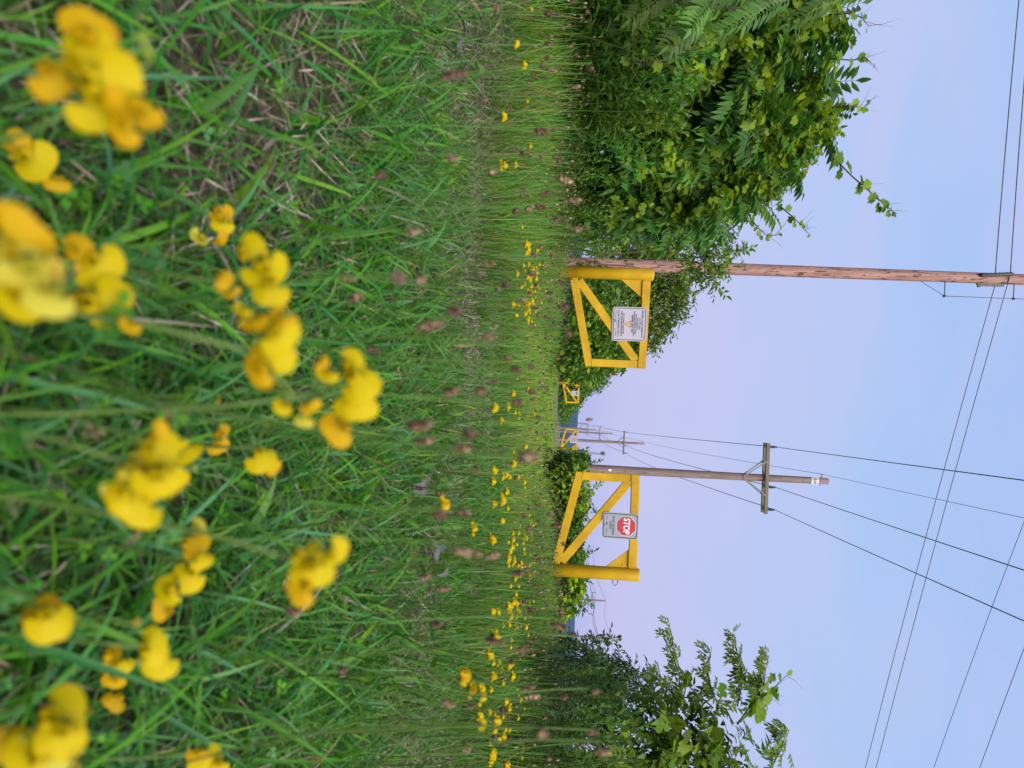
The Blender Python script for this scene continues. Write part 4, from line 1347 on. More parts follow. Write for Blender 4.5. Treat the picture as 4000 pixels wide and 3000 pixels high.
# big bush on the right with grape leaves and ash-leaved shoots
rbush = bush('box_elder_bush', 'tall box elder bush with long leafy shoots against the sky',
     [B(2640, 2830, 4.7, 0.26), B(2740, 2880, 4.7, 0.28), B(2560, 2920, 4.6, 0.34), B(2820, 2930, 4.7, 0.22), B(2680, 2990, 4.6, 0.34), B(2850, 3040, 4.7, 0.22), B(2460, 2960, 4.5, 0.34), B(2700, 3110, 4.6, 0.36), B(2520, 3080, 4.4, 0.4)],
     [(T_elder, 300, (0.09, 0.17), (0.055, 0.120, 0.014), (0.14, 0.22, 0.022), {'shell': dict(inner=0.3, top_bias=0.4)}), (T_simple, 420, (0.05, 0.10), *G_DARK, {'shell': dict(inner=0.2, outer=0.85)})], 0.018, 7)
parts = []
SH = [[(2780, 2760, 4.75), (2700, 2690, 4.75), (2650, 2600, 4.75), (2630, 2520, 4.75), (2612, 2425, 4.75)],
      [(2830, 2800, 4.7), (2780, 2700, 4.7), (2765, 2620, 4.7), (2780, 2525, 4.7)],
      [(2880, 2760, 4.75), (2905, 2640, 4.75), (2880, 2560, 4.75), (2868, 2475, 4.75)],
      [(2960, 2740, 4.7), (2985, 2680, 4.7), (2990, 2620, 4.7), (3003, 2560, 4.7)],
      [(3010, 3000, 4.7), (3050, 2930, 4.7), (3065, 2880, 4.7), (3070, 2835, 4.7)],
      [(2680, 2800, 4.7), (2640, 2720, 4.7), (2590, 2680, 4.7), (2560, 2640, 4.7)]]
for s_ in SH:
    parts += shoot(s_, rbush, 24, 0.06, 0.12, 0.005, T_elder, ((0.07, 0.13, 0.016), (0.13, 0.20, 0.024)), False, M_bark)
fo = foliage_part('shoot_foliage', parts, M_leaf, rbush); fo['kind'] = 'stuff'
vr = empty('grape_vine', tuple(at(2200, 2900, 4.4) * np.array([1, 1, 0])))
tag(vr, 'grape vine with broad yellow-green leaves climbing the box elder bush', 'vine')
gp = [(2730, 2880), (2790, 2905), (2830, 2940), (2860, 2990), (2700, 2960), (2640, 2980), (2760, 3010), (2650, 2920), (2880, 2870), (2950, 2790), (2980, 2760), (2960, 2720), (3010, 2690), (2930, 2760), (2420, 2940), (2460, 2880), (2395, 2850), (2440, 3010), (2540, 2990), (2590, 2960), (2550, 2880), (2900, 2920), (2860, 2840), (2800, 2850), (2840, 2700)]
for _ in range(70): gp.append((random.uniform(2380, 2930), random.uniform(2830, 3150)))
PP = np.array([at(a, b, 4.35 + random.uniform(-0.1, 0.25)) for a, b in gp])
n = len(PP)
objs_from('leaf', T_grape, M_leafs, vr, PP, hang(np.tile([0, -0.9, 0.4], (n, 1)), 0.3, 0.7, 0.55), rng.uniform(0.055, 0.12, n), var_cols(G_GRAPE, 3))
fo = foliage_part('foliage', shoot([(2880, 2830, 4.4), (2930, 2760, 4.4), (2980, 2720, 4.4), (3030, 2680, 4.4), (3070, 2640, 4.4)], vr, 14, 0.04, 0.13, 0.006, T_grape, G_GRAPE), M_leaf, vr); fo['kind'] = 'stuff'
dep_r = lambda py: np.interp(py, [2380, 3200], [6.0, 3.2])
def spots_px(n, py0, py1, dep, j):
    out = []
    for _ in range(n):
        py = random.uniform(py0, py1); p = at(2200, py, float(dep(py)) + random.uniform(-j, j)); p[2] = -0.03
        out.append((p,))
    return out
stand('bright green leafy stalks in front of the box elder bush', spots_px(120, 2560, 3150, dep_r, 0.6), 0.55, 0.95, ((0.055, 0.125, 0.03), (0.10, 0.185, 0.04)))

# ================================================================= grass
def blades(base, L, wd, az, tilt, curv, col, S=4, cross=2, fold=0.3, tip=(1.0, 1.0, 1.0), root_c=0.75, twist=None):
    n = len(base)
    s = np.linspace(0, 1, S + 1)
    ang = tilt[:, None] + curv[:, None] * (s[None] ** 1.3)
    am = (ang[:, 1:] + ang[:, :-1]) / 2
    st = (L / S)[:, None]
    hx = np.concatenate([np.zeros((n, 1)), np.cumsum(np.sin(am) * st, 1)], 1)
    hz = np.concatenate([np.zeros((n, 1)), np.cumsum(np.cos(am) * st, 1)], 1)
    ca, sa = np.cos(az)[:, None], np.sin(az)[:, None]
    ctr = np.stack([base[:, 0:1] + hx * ca, base[:, 1:2] + hx * sa, base[:, 2:3] + hz], -1)
    tw = (twist if twist is not None else rng.normal(size=n) * 0.5)[:, None] * (0.3 + s[None])
    wdir = np.stack([-np.sin(az[:, None] + tw), np.cos(az[:, None] + tw), 0.25 * np.sin(tw * 2)], -1)
    prof = np.minimum(1, 0.55 + 1.6 * s) * np.clip(1.02 - s ** 2.6, 0.03, 1)
    ww = (wd[:, None] * prof[None])[:, :, None] * wdir * 0.5
    nrm = np.stack([-np.cos(ang) * ca, -np.cos(ang) * sa, np.sin(ang)], -1)
    if cross == 2:
        V = np.stack([ctr - ww, ctr + ww], 2)
    else:
        V = np.stack([ctr - ww, ctr + nrm * (wd[:, None, None] * prof[None, :, None]) * -fold, ctr + ww], 2)
    c = cross
    V = V.reshape(n, (S + 1) * c, 3)
    f = []
    for i in range(S):
        for j in range(c - 1):
            a = i * c + j
            f.append((a, a + 1, a + c + 1, a + c))
    f = np.array(f)
    F = (f[None] + (np.arange(n) * (S + 1) * c)[:, None, None]).reshape(-1, 4)
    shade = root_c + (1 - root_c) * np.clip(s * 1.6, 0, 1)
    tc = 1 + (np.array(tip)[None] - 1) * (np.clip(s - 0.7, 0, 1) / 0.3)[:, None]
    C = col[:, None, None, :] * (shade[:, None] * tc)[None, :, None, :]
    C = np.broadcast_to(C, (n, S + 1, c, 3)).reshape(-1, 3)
    return V.reshape(-1, 3), F, C

def wedge(n, y0, y1, k=0.66, pad=0.35):
    """uniform over the view wedge"""
    out = np.zeros((0, 2))
    hw1 = y1 * k + pad
    while len(out) < n:
        q = np.stack([rng.uniform(-hw1, hw1, n * 2), rng.uniform(y0, y1, n * 2)], 1)
        q = q[np.abs(q[:, 0]) < q[:, 1].clip(0) * k + pad]
        out = np.concatenate([out, q])
    return out[:n]

def with_z(xy, dz=-0.005):
    return np.concatenate([xy, (gz(xy[:, 0], xy[:, 1]) + dz)[:, None]], 1)

GREENS = np.array([(0.040, 0.165, 0.008), (0.060, 0.205, 0.009), (0.022, 0.120, 0.014), (0.090, 0.235, 0.009), (0.038, 0.160, 0.030), (0.125, 0.250, 0.012), (0.085, 0.205, 0.075)])
def green(n, var=0.25, dry=0.03):
    c = GREENS[rng.integers(0, len(GREENS), n)] * 0.75 + GREENS[rng.integers(0, len(GREENS), n)] * 0.25
    c = c * rng.uniform(1 - var, 1 + var, (n, 1))
    d = rng.random(n) < dry
    c[d] = np.array([(0.23, 0.18, 0.085), (0.17, 0.15, 0.06), (0.28, 0.22, 0.13)])[rng.integers(0, 3, int(d.sum()))]
    return c

def thin_mask(xy):
    """1 = lush, 0 = worn thin grass with straw (the patch left of centre)"""
    x, y = xy[:, 0], xy[:, 1]
    n = noise2(x * 3.1 + 4, y * 2.4 + 8, 1.2) * 0.7 + noise2(x * 9 + 1, y * 7 + 3, 5.2) * 0.3
    lush = 0.42 + 0.9 * np.clip(1.05 - y, 0, 0.5) + 0.34 * np.tanh((x + 0.15) * 2.0) + 0.10 * np.clip(y - 2.2, 0, 2)
    return np.clip((n - 0.5) * 2.4 + lush, 0, 1)

def on_trail(xy, hw=1.35):
    """mown strip running back between the gates"""
    x, y = xy[:, 0], xy[:, 1]
    return np.clip((hw + 0.02 * y - np.abs(x - 0.052 * y)) / 0.7, 0, 1) * np.clip((y - 4.5) / 2.5, 0, 1)

grass_parts = []
def layer(n, y0, y1, L, W, tilt, curv, S, cross, keep0=None, k=0.66, pad=0.35, tint=(1, 1, 1), fold=0.22, tall=0.0, tipc=(1.05, 1.0, 0.85)):
    xy = wedge(n, y0, y1, k, pad)
    if keep0 is not None:
        xy = xy[rng.random(len(xy)) < keep0 + (1 - keep0) * thin_mask(xy)]
    m_ = len(xy)
    tr = on_trail(xy)
    ln = rng.uniform(L[0], L[1], m_) * (1 + tall * (thin_mask(xy) - 0.5)) * (1 - 0.55 * tr)
    c = green(m_, dry=0.03 if y0 < 2 else 0.10) * np.array(tint) * (1 + tr[:, None] * np.array([0.75, 0.32, 0.3]))
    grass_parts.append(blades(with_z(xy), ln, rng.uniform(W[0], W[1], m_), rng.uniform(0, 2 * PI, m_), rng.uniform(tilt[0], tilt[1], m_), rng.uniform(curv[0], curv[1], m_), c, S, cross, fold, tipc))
# low turf close to the camera
layer(6000, 0.05, 0.6, (0.02, 0.06), (0.0014, 0.0030), (0.2, 1.2), (0.0, 1.6), 3, 2)
layer(26000, 0.05, 1.5, (0.018, 0.055), (0.0012, 0.0028), (0.2, 1.2), (0.0, 1.6), 3, 2, 0.22)
# broader flopped blades
layer(9000, 0.05, 1.5, (0.05, 0.13), (0.0024, 0.0052), (0.25, 1.15), (0.1, 2.0), 5, 3, 0.20, tint=(0.95, 1, 1.1))
layer(2700, 0.08, 1.7, (0.09, 0.20), (0.0045, 0.0080), (0.4, 1.15), (0.2, 1.2), 7, 3, 0.5, tint=(0.8, 0.95, 1.25))
layer(950, 0.15, 2.6, (0.06, 0.14), (0.010, 0.018), (0.6, 1.25), (0.2, 0.8), 6, 3, 0.5, tint=(0.95, 0.95, 0.9))
# middle distance
layer(74000, 1.3, 4.4, (0.02, 0.07), (0.0016, 0.0034), (0.1, 1.1), (0.0, 1.6), 2, 2, 0.25, tint=(1.05, 1.05, 1.0))
layer(30000, 1.3, 4.4, (0.05, 0.13), (0.0024, 0.0052), (0.3, 1.2), (0.1, 2.0), 4, 2, 0.22, tall=0.5)
layer(1500, 1.6, 5.0, (0.12, 0.22), (0.0035, 0.0070), (0.2, 0.9), (0.2, 1.3), 5, 2, 0.3)
# taller sward farther back
layer(88000, 4.0, 12.5, (0.08, 0.24), (0.0032, 0.0070), (0.0, 0.9), (0.1, 1.5), 3, 2, tint=(1.2, 1.1, 0.95), pad=0.5)
layer(9000, 3.6, 11.0, (0.22, 0.38), (0.0022, 0.0042), (0.0, 0.5), (-0.2, 0.9), 4, 2, tint=(1.35, 1.15, 1.0), pad=0.5)
def fringe(n, y0, y1, cond, L=(0.24, 0.39)):
    xy = wedge(n, y0, y1, 0.66, 0.4); xy = xy[cond(xy[:, 0] / xy[:, 1])]; m_ = len(xy)
    grass_parts.append(blades(with_z(xy), rng.uniform(*L, m_), rng.uniform(0.0024, 0.0048, m_), rng.uniform(0, 2 * PI, m_), rng.uniform(0, 0.6, m_), rng.uniform(-0.3, 1.5, m_), green(m_, 0.3, 0.16) * np.array([1.3, 1.1, 1.0]), 4, 2))
fringe(9000, 2.9, 4.2, lambda q: q < -0.17, (0.18, 0.37))
fringe(8000, 2.8, 4.0, lambda q: q > 0.30, (0.18, 0.37))
fringe(20000, 5.0, 9.2, lambda q: np.abs(q - 0.05) > 0.15)
layer(70000, 12, 34, (0.15, 0.30), (0.010, 0.020), (0.0, 0.5), (0.1, 1.0), 2, 2, tint=(1.3, 1.12, 0.95), pad=1.0)
layer(24000, 42, 120, (0.15, 0.30), (0.04, 0.08), (0.0, 0.5), (0.1, 1.0), 2, 2, k=0.5, tint=(1.3, 1.1, 0.95), pad=1.0)
V, F, C = merge(grass_parts)
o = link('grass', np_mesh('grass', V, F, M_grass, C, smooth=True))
tag(o, 'green meadow grass of narrow and broad blades', 'grass', kind='stuff')

# dry straw on the soil
xy = wedge(62000, 0.05, 4.5, 0.66, 0.3); m = thin_mask(xy)
xy = xy[rng.random(len(xy)) < 1.05 - 0.75 * m]; n = len(xy)
sc = np.array([(0.34, 0.26, 0.20), (0.24, 0.18, 0.145), (0.46, 0.38, 0.31), (0.15, 0.10, 0.085)])[rng.integers(0, 4, n)] * rng.uniform(0.7, 1.2, (n, 1))
V, F, C = blades(with_z(xy, 0.008), rng.uniform(0.02, 0.075, n), rng.uniform(0.0012, 0.0030, n), rng.uniform(0, 2 * PI, n), rng.uniform(1.0, 1.6, n), rng.uniform(-0.4, 0.35, n), sc, 2, 2)
xy2 = wedge(1500, 0.2, 4.0, 0.66, 0.3); n2 = len(xy2)
sc2 = np.array([(0.32, 0.25, 0.16), (0.25, 0.20, 0.13)])[rng.integers(0, 2, n2)]
V2, F2, C2 = blades(with_z(xy2, 0.0), rng.uniform(0.06, 0.16, n2), rng.uniform(0.001, 0.002, n2), rng.uniform(0, 2 * PI, n2), rng.uniform(0.6, 1.5, n2), rng.uniform(-0.3, 0.6, n2), sc2, 2, 2)
V, F, C = merge([(V, F, C), (V2, F2, C2)])
o = link('dry_straw', np_mesh('dry_straw', V, F, M_straw, C, smooth=True))
tag(o, 'dry tan straw lying on the soil between grass blades', 'straw', kind='stuff')

# clover and trefoil leaflets close to the ground
def t_clover():
    V, F = [], []
    for k in range(3):
        a = 2 * PI * k / 3
        for r_, w_ in ((0.02, 0.0), (0.5, 0.42), (0.5, -0.42), (1.0, 0.0)):
            V.append((r_ * math.cos(a) - w_ * math.sin(a), r_ * math.sin(a) + w_ * math.cos(a), 0.15 * r_))
        b = k * 4
        F += [(b, b + 1, b + 2), (b + 1, b + 3, b + 2)]
    return np.array(V), np.array(F), np.ones((12, 3))
xy = wedge(20000, 0.2, 5.5, 0.66, 0.4)
nv = noise2(xy[:, 0] * 2 + 30, xy[:, 1] * 2, 8.8) + 0.25 * np.tanh(xy[:, 0])
xy = xy[(nv > 0.42)]; n = len(xy)
P = with_z(xy, 0); P[:, 2] += rng.uniform(0.008, 0.07, n)
V, F, C = instance(t_clover(), rot_from(np.stack([np.cos(t_ := rng.uniform(0, 6.28, n)), np.sin(t_), rng.normal(size=n) * 0.3], 1), UP[None] + rng.normal(size=(n, 3)) * 0.35), P, rng.uniform(0.004, 0.0105, n), green(n) * np.array([0.9, 1.0, 0.9]))
o = link('clover', np_mesh('clover', V, F, M_grass, C))
tag(o, 'low clover and trefoil leaves among the grass', 'ground cover', kind='stuff')

# ================================================================= plantain seed heads
def head_mesh(seed, long=1.0):
    """bumpy brown spike about 1 unit wide and 'long' high with a pale fringe; z up, base at 0"""
    r = np.random.default_rng(seed)
    V, F, C = [], [], []
    nz_, na = 10, 9
    H = 1.35 * long
    for i in range(nz_ + 1):
        t = i / nz_
        rad = 0.5 * math.sin(PI * (0.12 + 0.80 * t)) ** 0.75
        for k in range(na):
            a = 2 * PI * (k + 0.5 * (i % 2)) / na
            q = rad * (1 + 0.22 * (r.random() - 0.5))
            V.append((q * math.cos(a), q * math.sin(a), t * H))
            d = r.uniform(0.6, 1.3)
            cc = np.array((0.070, 0.036, 0.022)) * d if r.random() < 0.66 else np.array((0.30, 0.22, 0.14)) * d
            C.append(cc)
    for i in range(nz_):
        for k in range(na):
            a, b = i * na + k, i * na + (k + 1) % na
            F += [(a, b, b + na), (a, b + na, a + na)]
    # bracts and dried anthers sticking out
    for j in range(110):
        t = r.uniform(0.03, 1.0); a = r.uniform(0, 6.28)
        rad = 0.5 * math.sin(PI * (0.12 + 0.80 * t)) ** 0.75
        p = np.array((rad * 0.9 * math.cos(a), rad * 0.9 * math.sin(a), t * H))
        d = np.array((math.cos(a), math.sin(a), r.uniform(-0.1, 0.9))); d /= np.linalg.norm(d)
        x = np.array((-math.sin(a), math.cos(a), 0)) * 0.07
        ln = r.uniform(0.16, 0.42)
        b = len(V)
        V += [p - x, p + x, p + d * ln]
        cc = np.array((0.46, 0.36, 0.27)) * r.uniform(0.6, 1.2) if r.random() < 0.55 else np.array((0.12, 0.06, 0.04))
        C += [cc * 0.6, cc * 0.6, cc]
        F.append((b, b + 1, b + 2))
    return np_mesh('seed_head', np.array(V), np.array(F), M_head, np.array(C))
HEADS = [head_mesh(1, 0.8), head_mesh(2, 1.0), head_mesh(3, 1.4), head_mesh(4, 1.6), head_mesh(5, 0.85), head_mesh(6, 2.3)]

def stalk_mesh(seed):
    """unit stalk: height 1, curving from the ground; top at (0,0,1)"""
    r = np.random.default_rng(seed)
    bx, by = r.uniform(-0.30, 0.30, 2)
    V, F, C = [], [], []
    k, q = 9, 4
    for i in range(k):
        t = i / (k - 1)
        cx = bx * (1 - t) ** 2 + 0.02 * math.sin(t * 5 + seed); cy = by * (1 - t) ** 2
        for j in range(q):
            a = 2 * PI * j / q
            V.append((cx + math.cos(a) * 0.0023, cy + math.sin(a) * 0.0023, t))
            C.append(np.array((0.070, 0.150, 0.025)) * (0.8 + 0.4 * t))
    for i in range(k - 1):
        for j in range(q):
            a, b = i * q + j, i * q + (j + 1) % q
            F.append((a, b, b + q, a + q))
    return np_mesh('plantain_stalk', np.array(V), np.array(F), M_stemg, np.array(C), smooth=True)
STALKS = [stalk_mesh(k) for k in range(7)]

def zone_plantain(px, py, Y):
    if Y < 0.95: return ('brown plantain head close to the camera', 'plantain heads among the near flowers')
    if py < 950: return ('small brown plantain head before the thicket', 'plantain heads before the thicket')
    if py < 1470: return ('small brown plantain head before the etiquette gate', 'plantain heads before the etiquette gate')
    if py < 1850: return ('small brown plantain head between the two near gates', 'plantain heads between the gates')
    if py < 2300: return ('small brown plantain head before the STOP gate', 'plantain heads before the STOP gate')
    return ('small brown plantain head before the box elder bush', 'plantain heads before the box elder bush')

def plantain(x, y, z, wd, long_i=None, label=None, group=None):
    g = float(gz(x, y))
    h = z - g
    if h < 0.03: return
    o = bpy.data.objects.new('plantain_stalk', STALKS[random.randrange(len(STALKS))])
    COL.objects.link(o)
    o.location = (x, y, g); o.scale = (min(h, 0.5), min(h, 0.5), h)
    o.rotation_euler = (0, 0, random.uniform(0, 6.28))
    px, py = proj((x, y, z))
    la, gr = zone_plantain(px, py, y)
    hi = random.randrange(len(HEADS)) if long_i is None else long_i
    shp = ('stubby', 'oval', 'longish', 'long', 'round', 'very long')[hi]
    dst = 'near' if y < 1.6 else 'midway' if y < 3 else 'farther' if y < 5 else 'distant'
    hgt = 'tall' if z > 0.33 else 'short' if z < 0.2 else 'middling'
    la = la.replace('small brown', f'{dst} {hgt} {shp} brown').replace('brown plantain head close', f'{shp} brown plantain head on a {hgt} stalk close')
    tag(o, label or la, 'plantain', group or gr)
    hd = bpy.data.objects.new('seed_head', HEADS[hi])
    COL.objects.link(hd)
    hd.parent = o
    s = wd
    hd.location = (0, 0, 0.985)
    hd.scale = (s / o.scale[0], s / o.scale[1], s / h)
    hd.rotation_euler = (random.uniform(-0.25, 0.25), random.uniform(-0.25, 0.25), random.uniform(0, 6.28))

# heads read off the photograph: pixel, pixel, width in pixels, shape
NEARP = [(1335, 1085, 52, 3, 'long brown plantain head lying over the straw left of the big yellow flower'), (1375, 1170, 55, 2, 'pair of dark brown plantain heads above the central yellow flowers'),
         (1560, 1085, 75, 4, 'large fluffy brown plantain head left of centre'), (1640, 1100, 60, 1, 'brown plantain head with pale fringe beside the large fluffy one'),
         (1600, 905, 50, 2, None), (1480, 690, 50, 1, 'blurred pale plantain head in the left meadow'), (1740, 300, 58, 5, 'long blurred brown plantain spike standing alone in the left meadow'),
         (1755, 610, 42, 2, None), (1640, 1290, 62, 5, 'long slanted brown plantain spike before the etiquette gate'), (1765, 1215, 55, 2, None), (1905, 1315, 52, 1, 'round reddish plantain head standing out before the etiquette gate'),
         (1900, 1035, 36, 3, None), (2010, 1440, 40, 2, None), (1985, 1400, 38, 1, None), (2080, 1432, 34, 4, None), (1755, 1540, 58, 2, 'pinkish brown plantain head right of the long pale grass blade'),
         (1880, 1530, 55, 1, None), (2025, 1575, 55, 4, 'brown plantain head above a yellow flower in the gap between the gates'), (1620, 1668, 75, 3, 'long blurred brown plantain head in the lower centre'),
         (1835, 1690, 62, 1, 'round pinkish plantain head in the centre of the meadow'), (1640, 1732, 60, 3, None), (1790, 1745, 66, 2, 'large pinkish plantain head with pale stamens in the centre'),
         (2050, 1790, 75, 2, 'large blurred plantain head silhouetted before the low bush'), (2360, 1770, 22, 1, 'single plantain head rising above the hedge against the sky'),
         (1715, 2000, 72, 1, 'large round brown plantain head with tan fringe below the STOP gate'), (1800, 2000, 44, 3, None), (1790, 2150, 60, 5, 'long brown plantain spike beside the dry leaves'), (1915, 2180, 45, 3, None),
         (1330, 2620, 45, 1, None), (1650, 2260, 40, 2, None), (1740, 2745, 48, 2, None), (1720, 2300, 36, 3, None), (2130, 2860, 70, 4, 'large fluffy plantain head in front of the box elder bush'), (2350, 2940, 52, 2, 'plantain head raised against the box elder bush'),
         (2330, 2700, 36, 1, 'plantain head silhouetted against the dark shrub'), (2310, 2860, 40, 2, None), (1915, 2500, 40, 5, 'curved dark plantain spike over the yellow flowers'), (2050, 2540, 52, 4, None), (2050, 2690, 34, 3, None),
         (2170, 2440, 34, 5, None), (2245, 2480, 28, 1, None), (2300, 1640, 20, 3, None), (1690, 2440, 40, 3, None), (1440, 1360, 46, 2, None), (1300, 2230, 44, 1, None), (1130, 2390, 50, 2, None)]
cnt = 0
for px, py, wpx, sh, lab in NEARP:
    d = 0.0112 * FPX / wpx
    p = at(px, py, max(0.35, d))
    if p[2] < 0.05:      # would be under the turf: slide it nearer along the same ray
        k_ = (EYE - 0.06) / (EYE - p[2]); p = CAM + (p - CAM) * k_
    plantain(p[0], p[1], p[2], 0.0072, sh, lab); cnt += 1
# the rest of the 300 most visible ones
tries = 0
while cnt < 300 and tries < 20000:
    tries += 1
    y = 0.95 + 4.2 * random.random() ** 1.5
    x = random.uniform(-0.58, 0.58) * y
    side_ = abs(x / y - 0.05)
    z = random.gauss(0.345, 0.045) if side_ > 0.12 else random.gauss(0.25, 0.07)
    z += 0.55 * float(gz(x, y))
    if z < 0.08 or z > 0.50: continue
    if side_ < 0.12 and random.random() < 0.35: continue
    px, py = proj((x, y, z))
    if not (0 < py < 3000 and 700 < px < 2420): continue
    if y < 1.5 and random.random() < 0.4: continue
    if py < 1000 and px < 1900 and random.random() < 0.5: continue
    plantain(x, y, z, random.uniform(0.0078, 0.0112), random.choice((0, 0, 1, 1, 2, 3, 4))); cnt += 1
# beyond those: too many to tell apart
parts = []
far_n = 2600
xy = np.concatenate([wedge(2300, 2.6, 7.5, 0.62, 0.3), wedge(3900, 7.0, 14, 0.62, 0.4)])
xy = xy[rng.random(len(xy)) > on_trail(xy) * 0.97]
n = len(xy)
h = np.clip(rng.normal(0.30, 0.055, n), 0.14, 0.42)
P = with_z(xy); az = rng.uniform(0, 6.28, n)
st_ = blades(P, h, np.full(n, 0.0028), az, rng.uniform(0, 0.25, n), rng.uniform(-0.2, 0.2, n), np.tile([0.12, 0.19, 0.06], (n, 1)) * rng.uniform(0.7, 1.2, (n, 1)), 2, 2, twist=np.zeros(n))
tipv = st_[0].reshape(n, 3, 2, 3)[:, 2].mean(1)
def t_head():
    V, F = [], []
    for i, (r_, z_) in enumerate(((0.25, 0), (0.5, 0.5), (0.42, 1.2), (0.08, 1.7))):
        for k in range(5):
            a = 2 * PI * k / 5 + i
            V.append((r_ * math.cos(a), z_, r_ * math.sin(a)))
    for i in range(3):
        for k in range(5):
            a, b = i * 5 + k, i * 5 + (k + 1) % 5
            F += [(a, b, b + 5, a + 5)]
    c = np.ones((20, 3)); c[5:10] = 0.8; c[10:15] = 1.2
    return np.array(V), np.array(F), c
hc = np.array([(0.080, 0.052, 0.028), (0.13, 0.095, 0.05), (0.23, 0.185, 0.11)])[rng.integers(0, 3, n)] * rng.uniform(0.7, 1.2, (n, 1))
hd_ = instance(t_head(), rot_from(UP[None] + rng.normal(size=(n, 3)) * 0.15, rng.normal(size=(n, 3))), tipv, rng.uniform(0.0075, 0.0115, n), hc)
V, F, C = merge([st_, hd_])
o = link('far_plantain', np_mesh('far_plantain', V, F, M_straw, C))
tag(o, 'countless small brown plantain heads in the farther meadow', 'plantain', kind='stuff')

# ================================================================= trefoil flowers
YEL, ORA, PALE, GRN = (0.54, 0.425, 0.001), (0.53, 0.355, 0.001), (0.46, 0.41, 0.03), (0.26, 0.34, 0.05)
def banner_tpl(seed, col, edge):
    """rounded petal fan, width 1, facing -y, base at origin, z up"""
    r = np.random.default_rng(seed)
    V = [(0, -0.05, 0.08)]; C = [np.array(col) * 0.9]
    n = 15
    for ring, q in ((0, 0.55), (1, 1.0)):
        for i in range(n):
            a = math.radians(-135 + 270 * i / (n - 1))
            wv = 1 + q * (0.03 * math.sin(3 * a + seed) + 0.02 * math.sin(5 * a + 2 * seed) + r.uniform(-0.015, 0.015))
            rx, rz = 0.56 * q * wv, 0.47 * q * wv
            x = rx * math.sin(a); z = 0.36 + rz * math.cos(a)
            notch = -0.05 * q * math.exp(-(a / 0.25) ** 2)
            y = 0.10 * q + 0.20 * q * (x * x * 4) * 0.5 + 0.10 * q * max(0, math.cos(a)) + r.uniform(-0.02, 0.02)
            V.append((x, y, z + notch)); C.append(np.array(col) * (1 - q * 0.4) + np.array(edge) * q * 0.4)
    F = []
    for i in range(n - 1):
        F += [(0, 1 + i, 2 + i), (1 + i, 1 + n + i, 2 + n + i), (1 + i, 2 + n + i, 2 + i)]
    # wings: two rounded lobes reaching forward
    for sd in (-1, 1):
        b = len(V)
        m_, k_ = 5, 6
        for i in range(m_):
            t = i / (m_ - 1)
            rad = 0.20 * math.sin(PI * (0.10 + 0.82 * t)) ** 0.7
            for k in range(k_):
                a = 2 * PI * k / k_
                V.append((sd * (0.05 + 0.05 * math.sin(PI * t)) + rad * 0.6 * math.cos(a), -0.04 - 0.42 * t, 0.08 + 0.10 * t + rad * math.sin(a)))
                C.append(np.array(col) * r.uniform(0.88, 1.02))
        for i in range(m_ - 1):
            for k in range(k_):
                p, q = b + i * k_ + k, b + i * k_ + (k + 1) % k_
                F += [(p, q, q + k_), (p, q + k_, p + k_)]
    return np.array(V), np.array(F), np.array(C)
FLOW = {'y': [banner_tpl(k, YEL, (0.52, 0.385, 0.001)) for k in range(3)], 'o': [banner_tpl(5, ORA, (0.52, 0.22, 0.002))], 'p': [banner_tpl(7, PALE, (0.60, 0.52, 0.10))]}
def calyx_tpl(col):
    V, F = [], []
    for i, (r_, y) in enumerate(((0.02, 0.42), (0.09, 0.34), (0.14, 0.10), (0.19, -0.06))):
        for k in range(7):
            a = 2 * PI * k / 7
            V.append((r_ * math.cos(a), y, 0.06 + r_ * math.sin(a)))
    for i in range(3):
        for k in range(7):
            a, b = i * 7 + k, i * 7 + (k + 1) % 7
            F += [(a, b, b + 7), (a, b + 7, a + 7)]
    return np.array(V), np.array(F), np.ones((len(V), 3)) * np.array(col)
def bud_tpl(col, tipc):
    V, F, C = [], [], []
    for i, (r_, y) in enumerate(((0.04, 0.4), (0.13, 0.2), (0.17, -0.1), (0.15, -0.35), (0.09, -0.6), (0.02, -0.75))):
        for k in range(7):
            a = 2 * PI * k / 7
            V.append((r_ * 0.8 * math.cos(a), y, 0.1 - 0.12 * y * y + r_ * math.sin(a)))
            C.append(np.array(col) * (1 - i / 5) + np.array(tipc) * (i / 5))
    for i in range(5):
        for k in range(7):
            a, b = i * 7 + k, i * 7 + (k + 1) % 7
            F += [(a, b, b + 7), (a, b + 7, a + 7)]
    return np.array(V), np.array(F), np.array(C)
FM = {k: [np_mesh('flower', *t[:2], M_petal, t[2], smooth=True) for t in v] for k, v in FLOW.items()}
FM['b'] = [np_mesh('bud', *t[:2], M_petal, t[2], smooth=True) for t in (bud_tpl((0.30, 0.36, 0.06), (0.60, 0.32, 0.04)),)]
FM['g'] = [np_mesh('bud', *t[:2], M_petal, t[2], smooth=True) for t in (bud_tpl((0.20, 0.30, 0.04), (0.40, 0.42, 0.08)),)]
CAL = np_mesh('calyx', *calyx_tpl((0.16, 0.26, 0.05))[:2], M_stemg, calyx_tpl((0.16, 0.26, 0.05))[2], smooth=True)

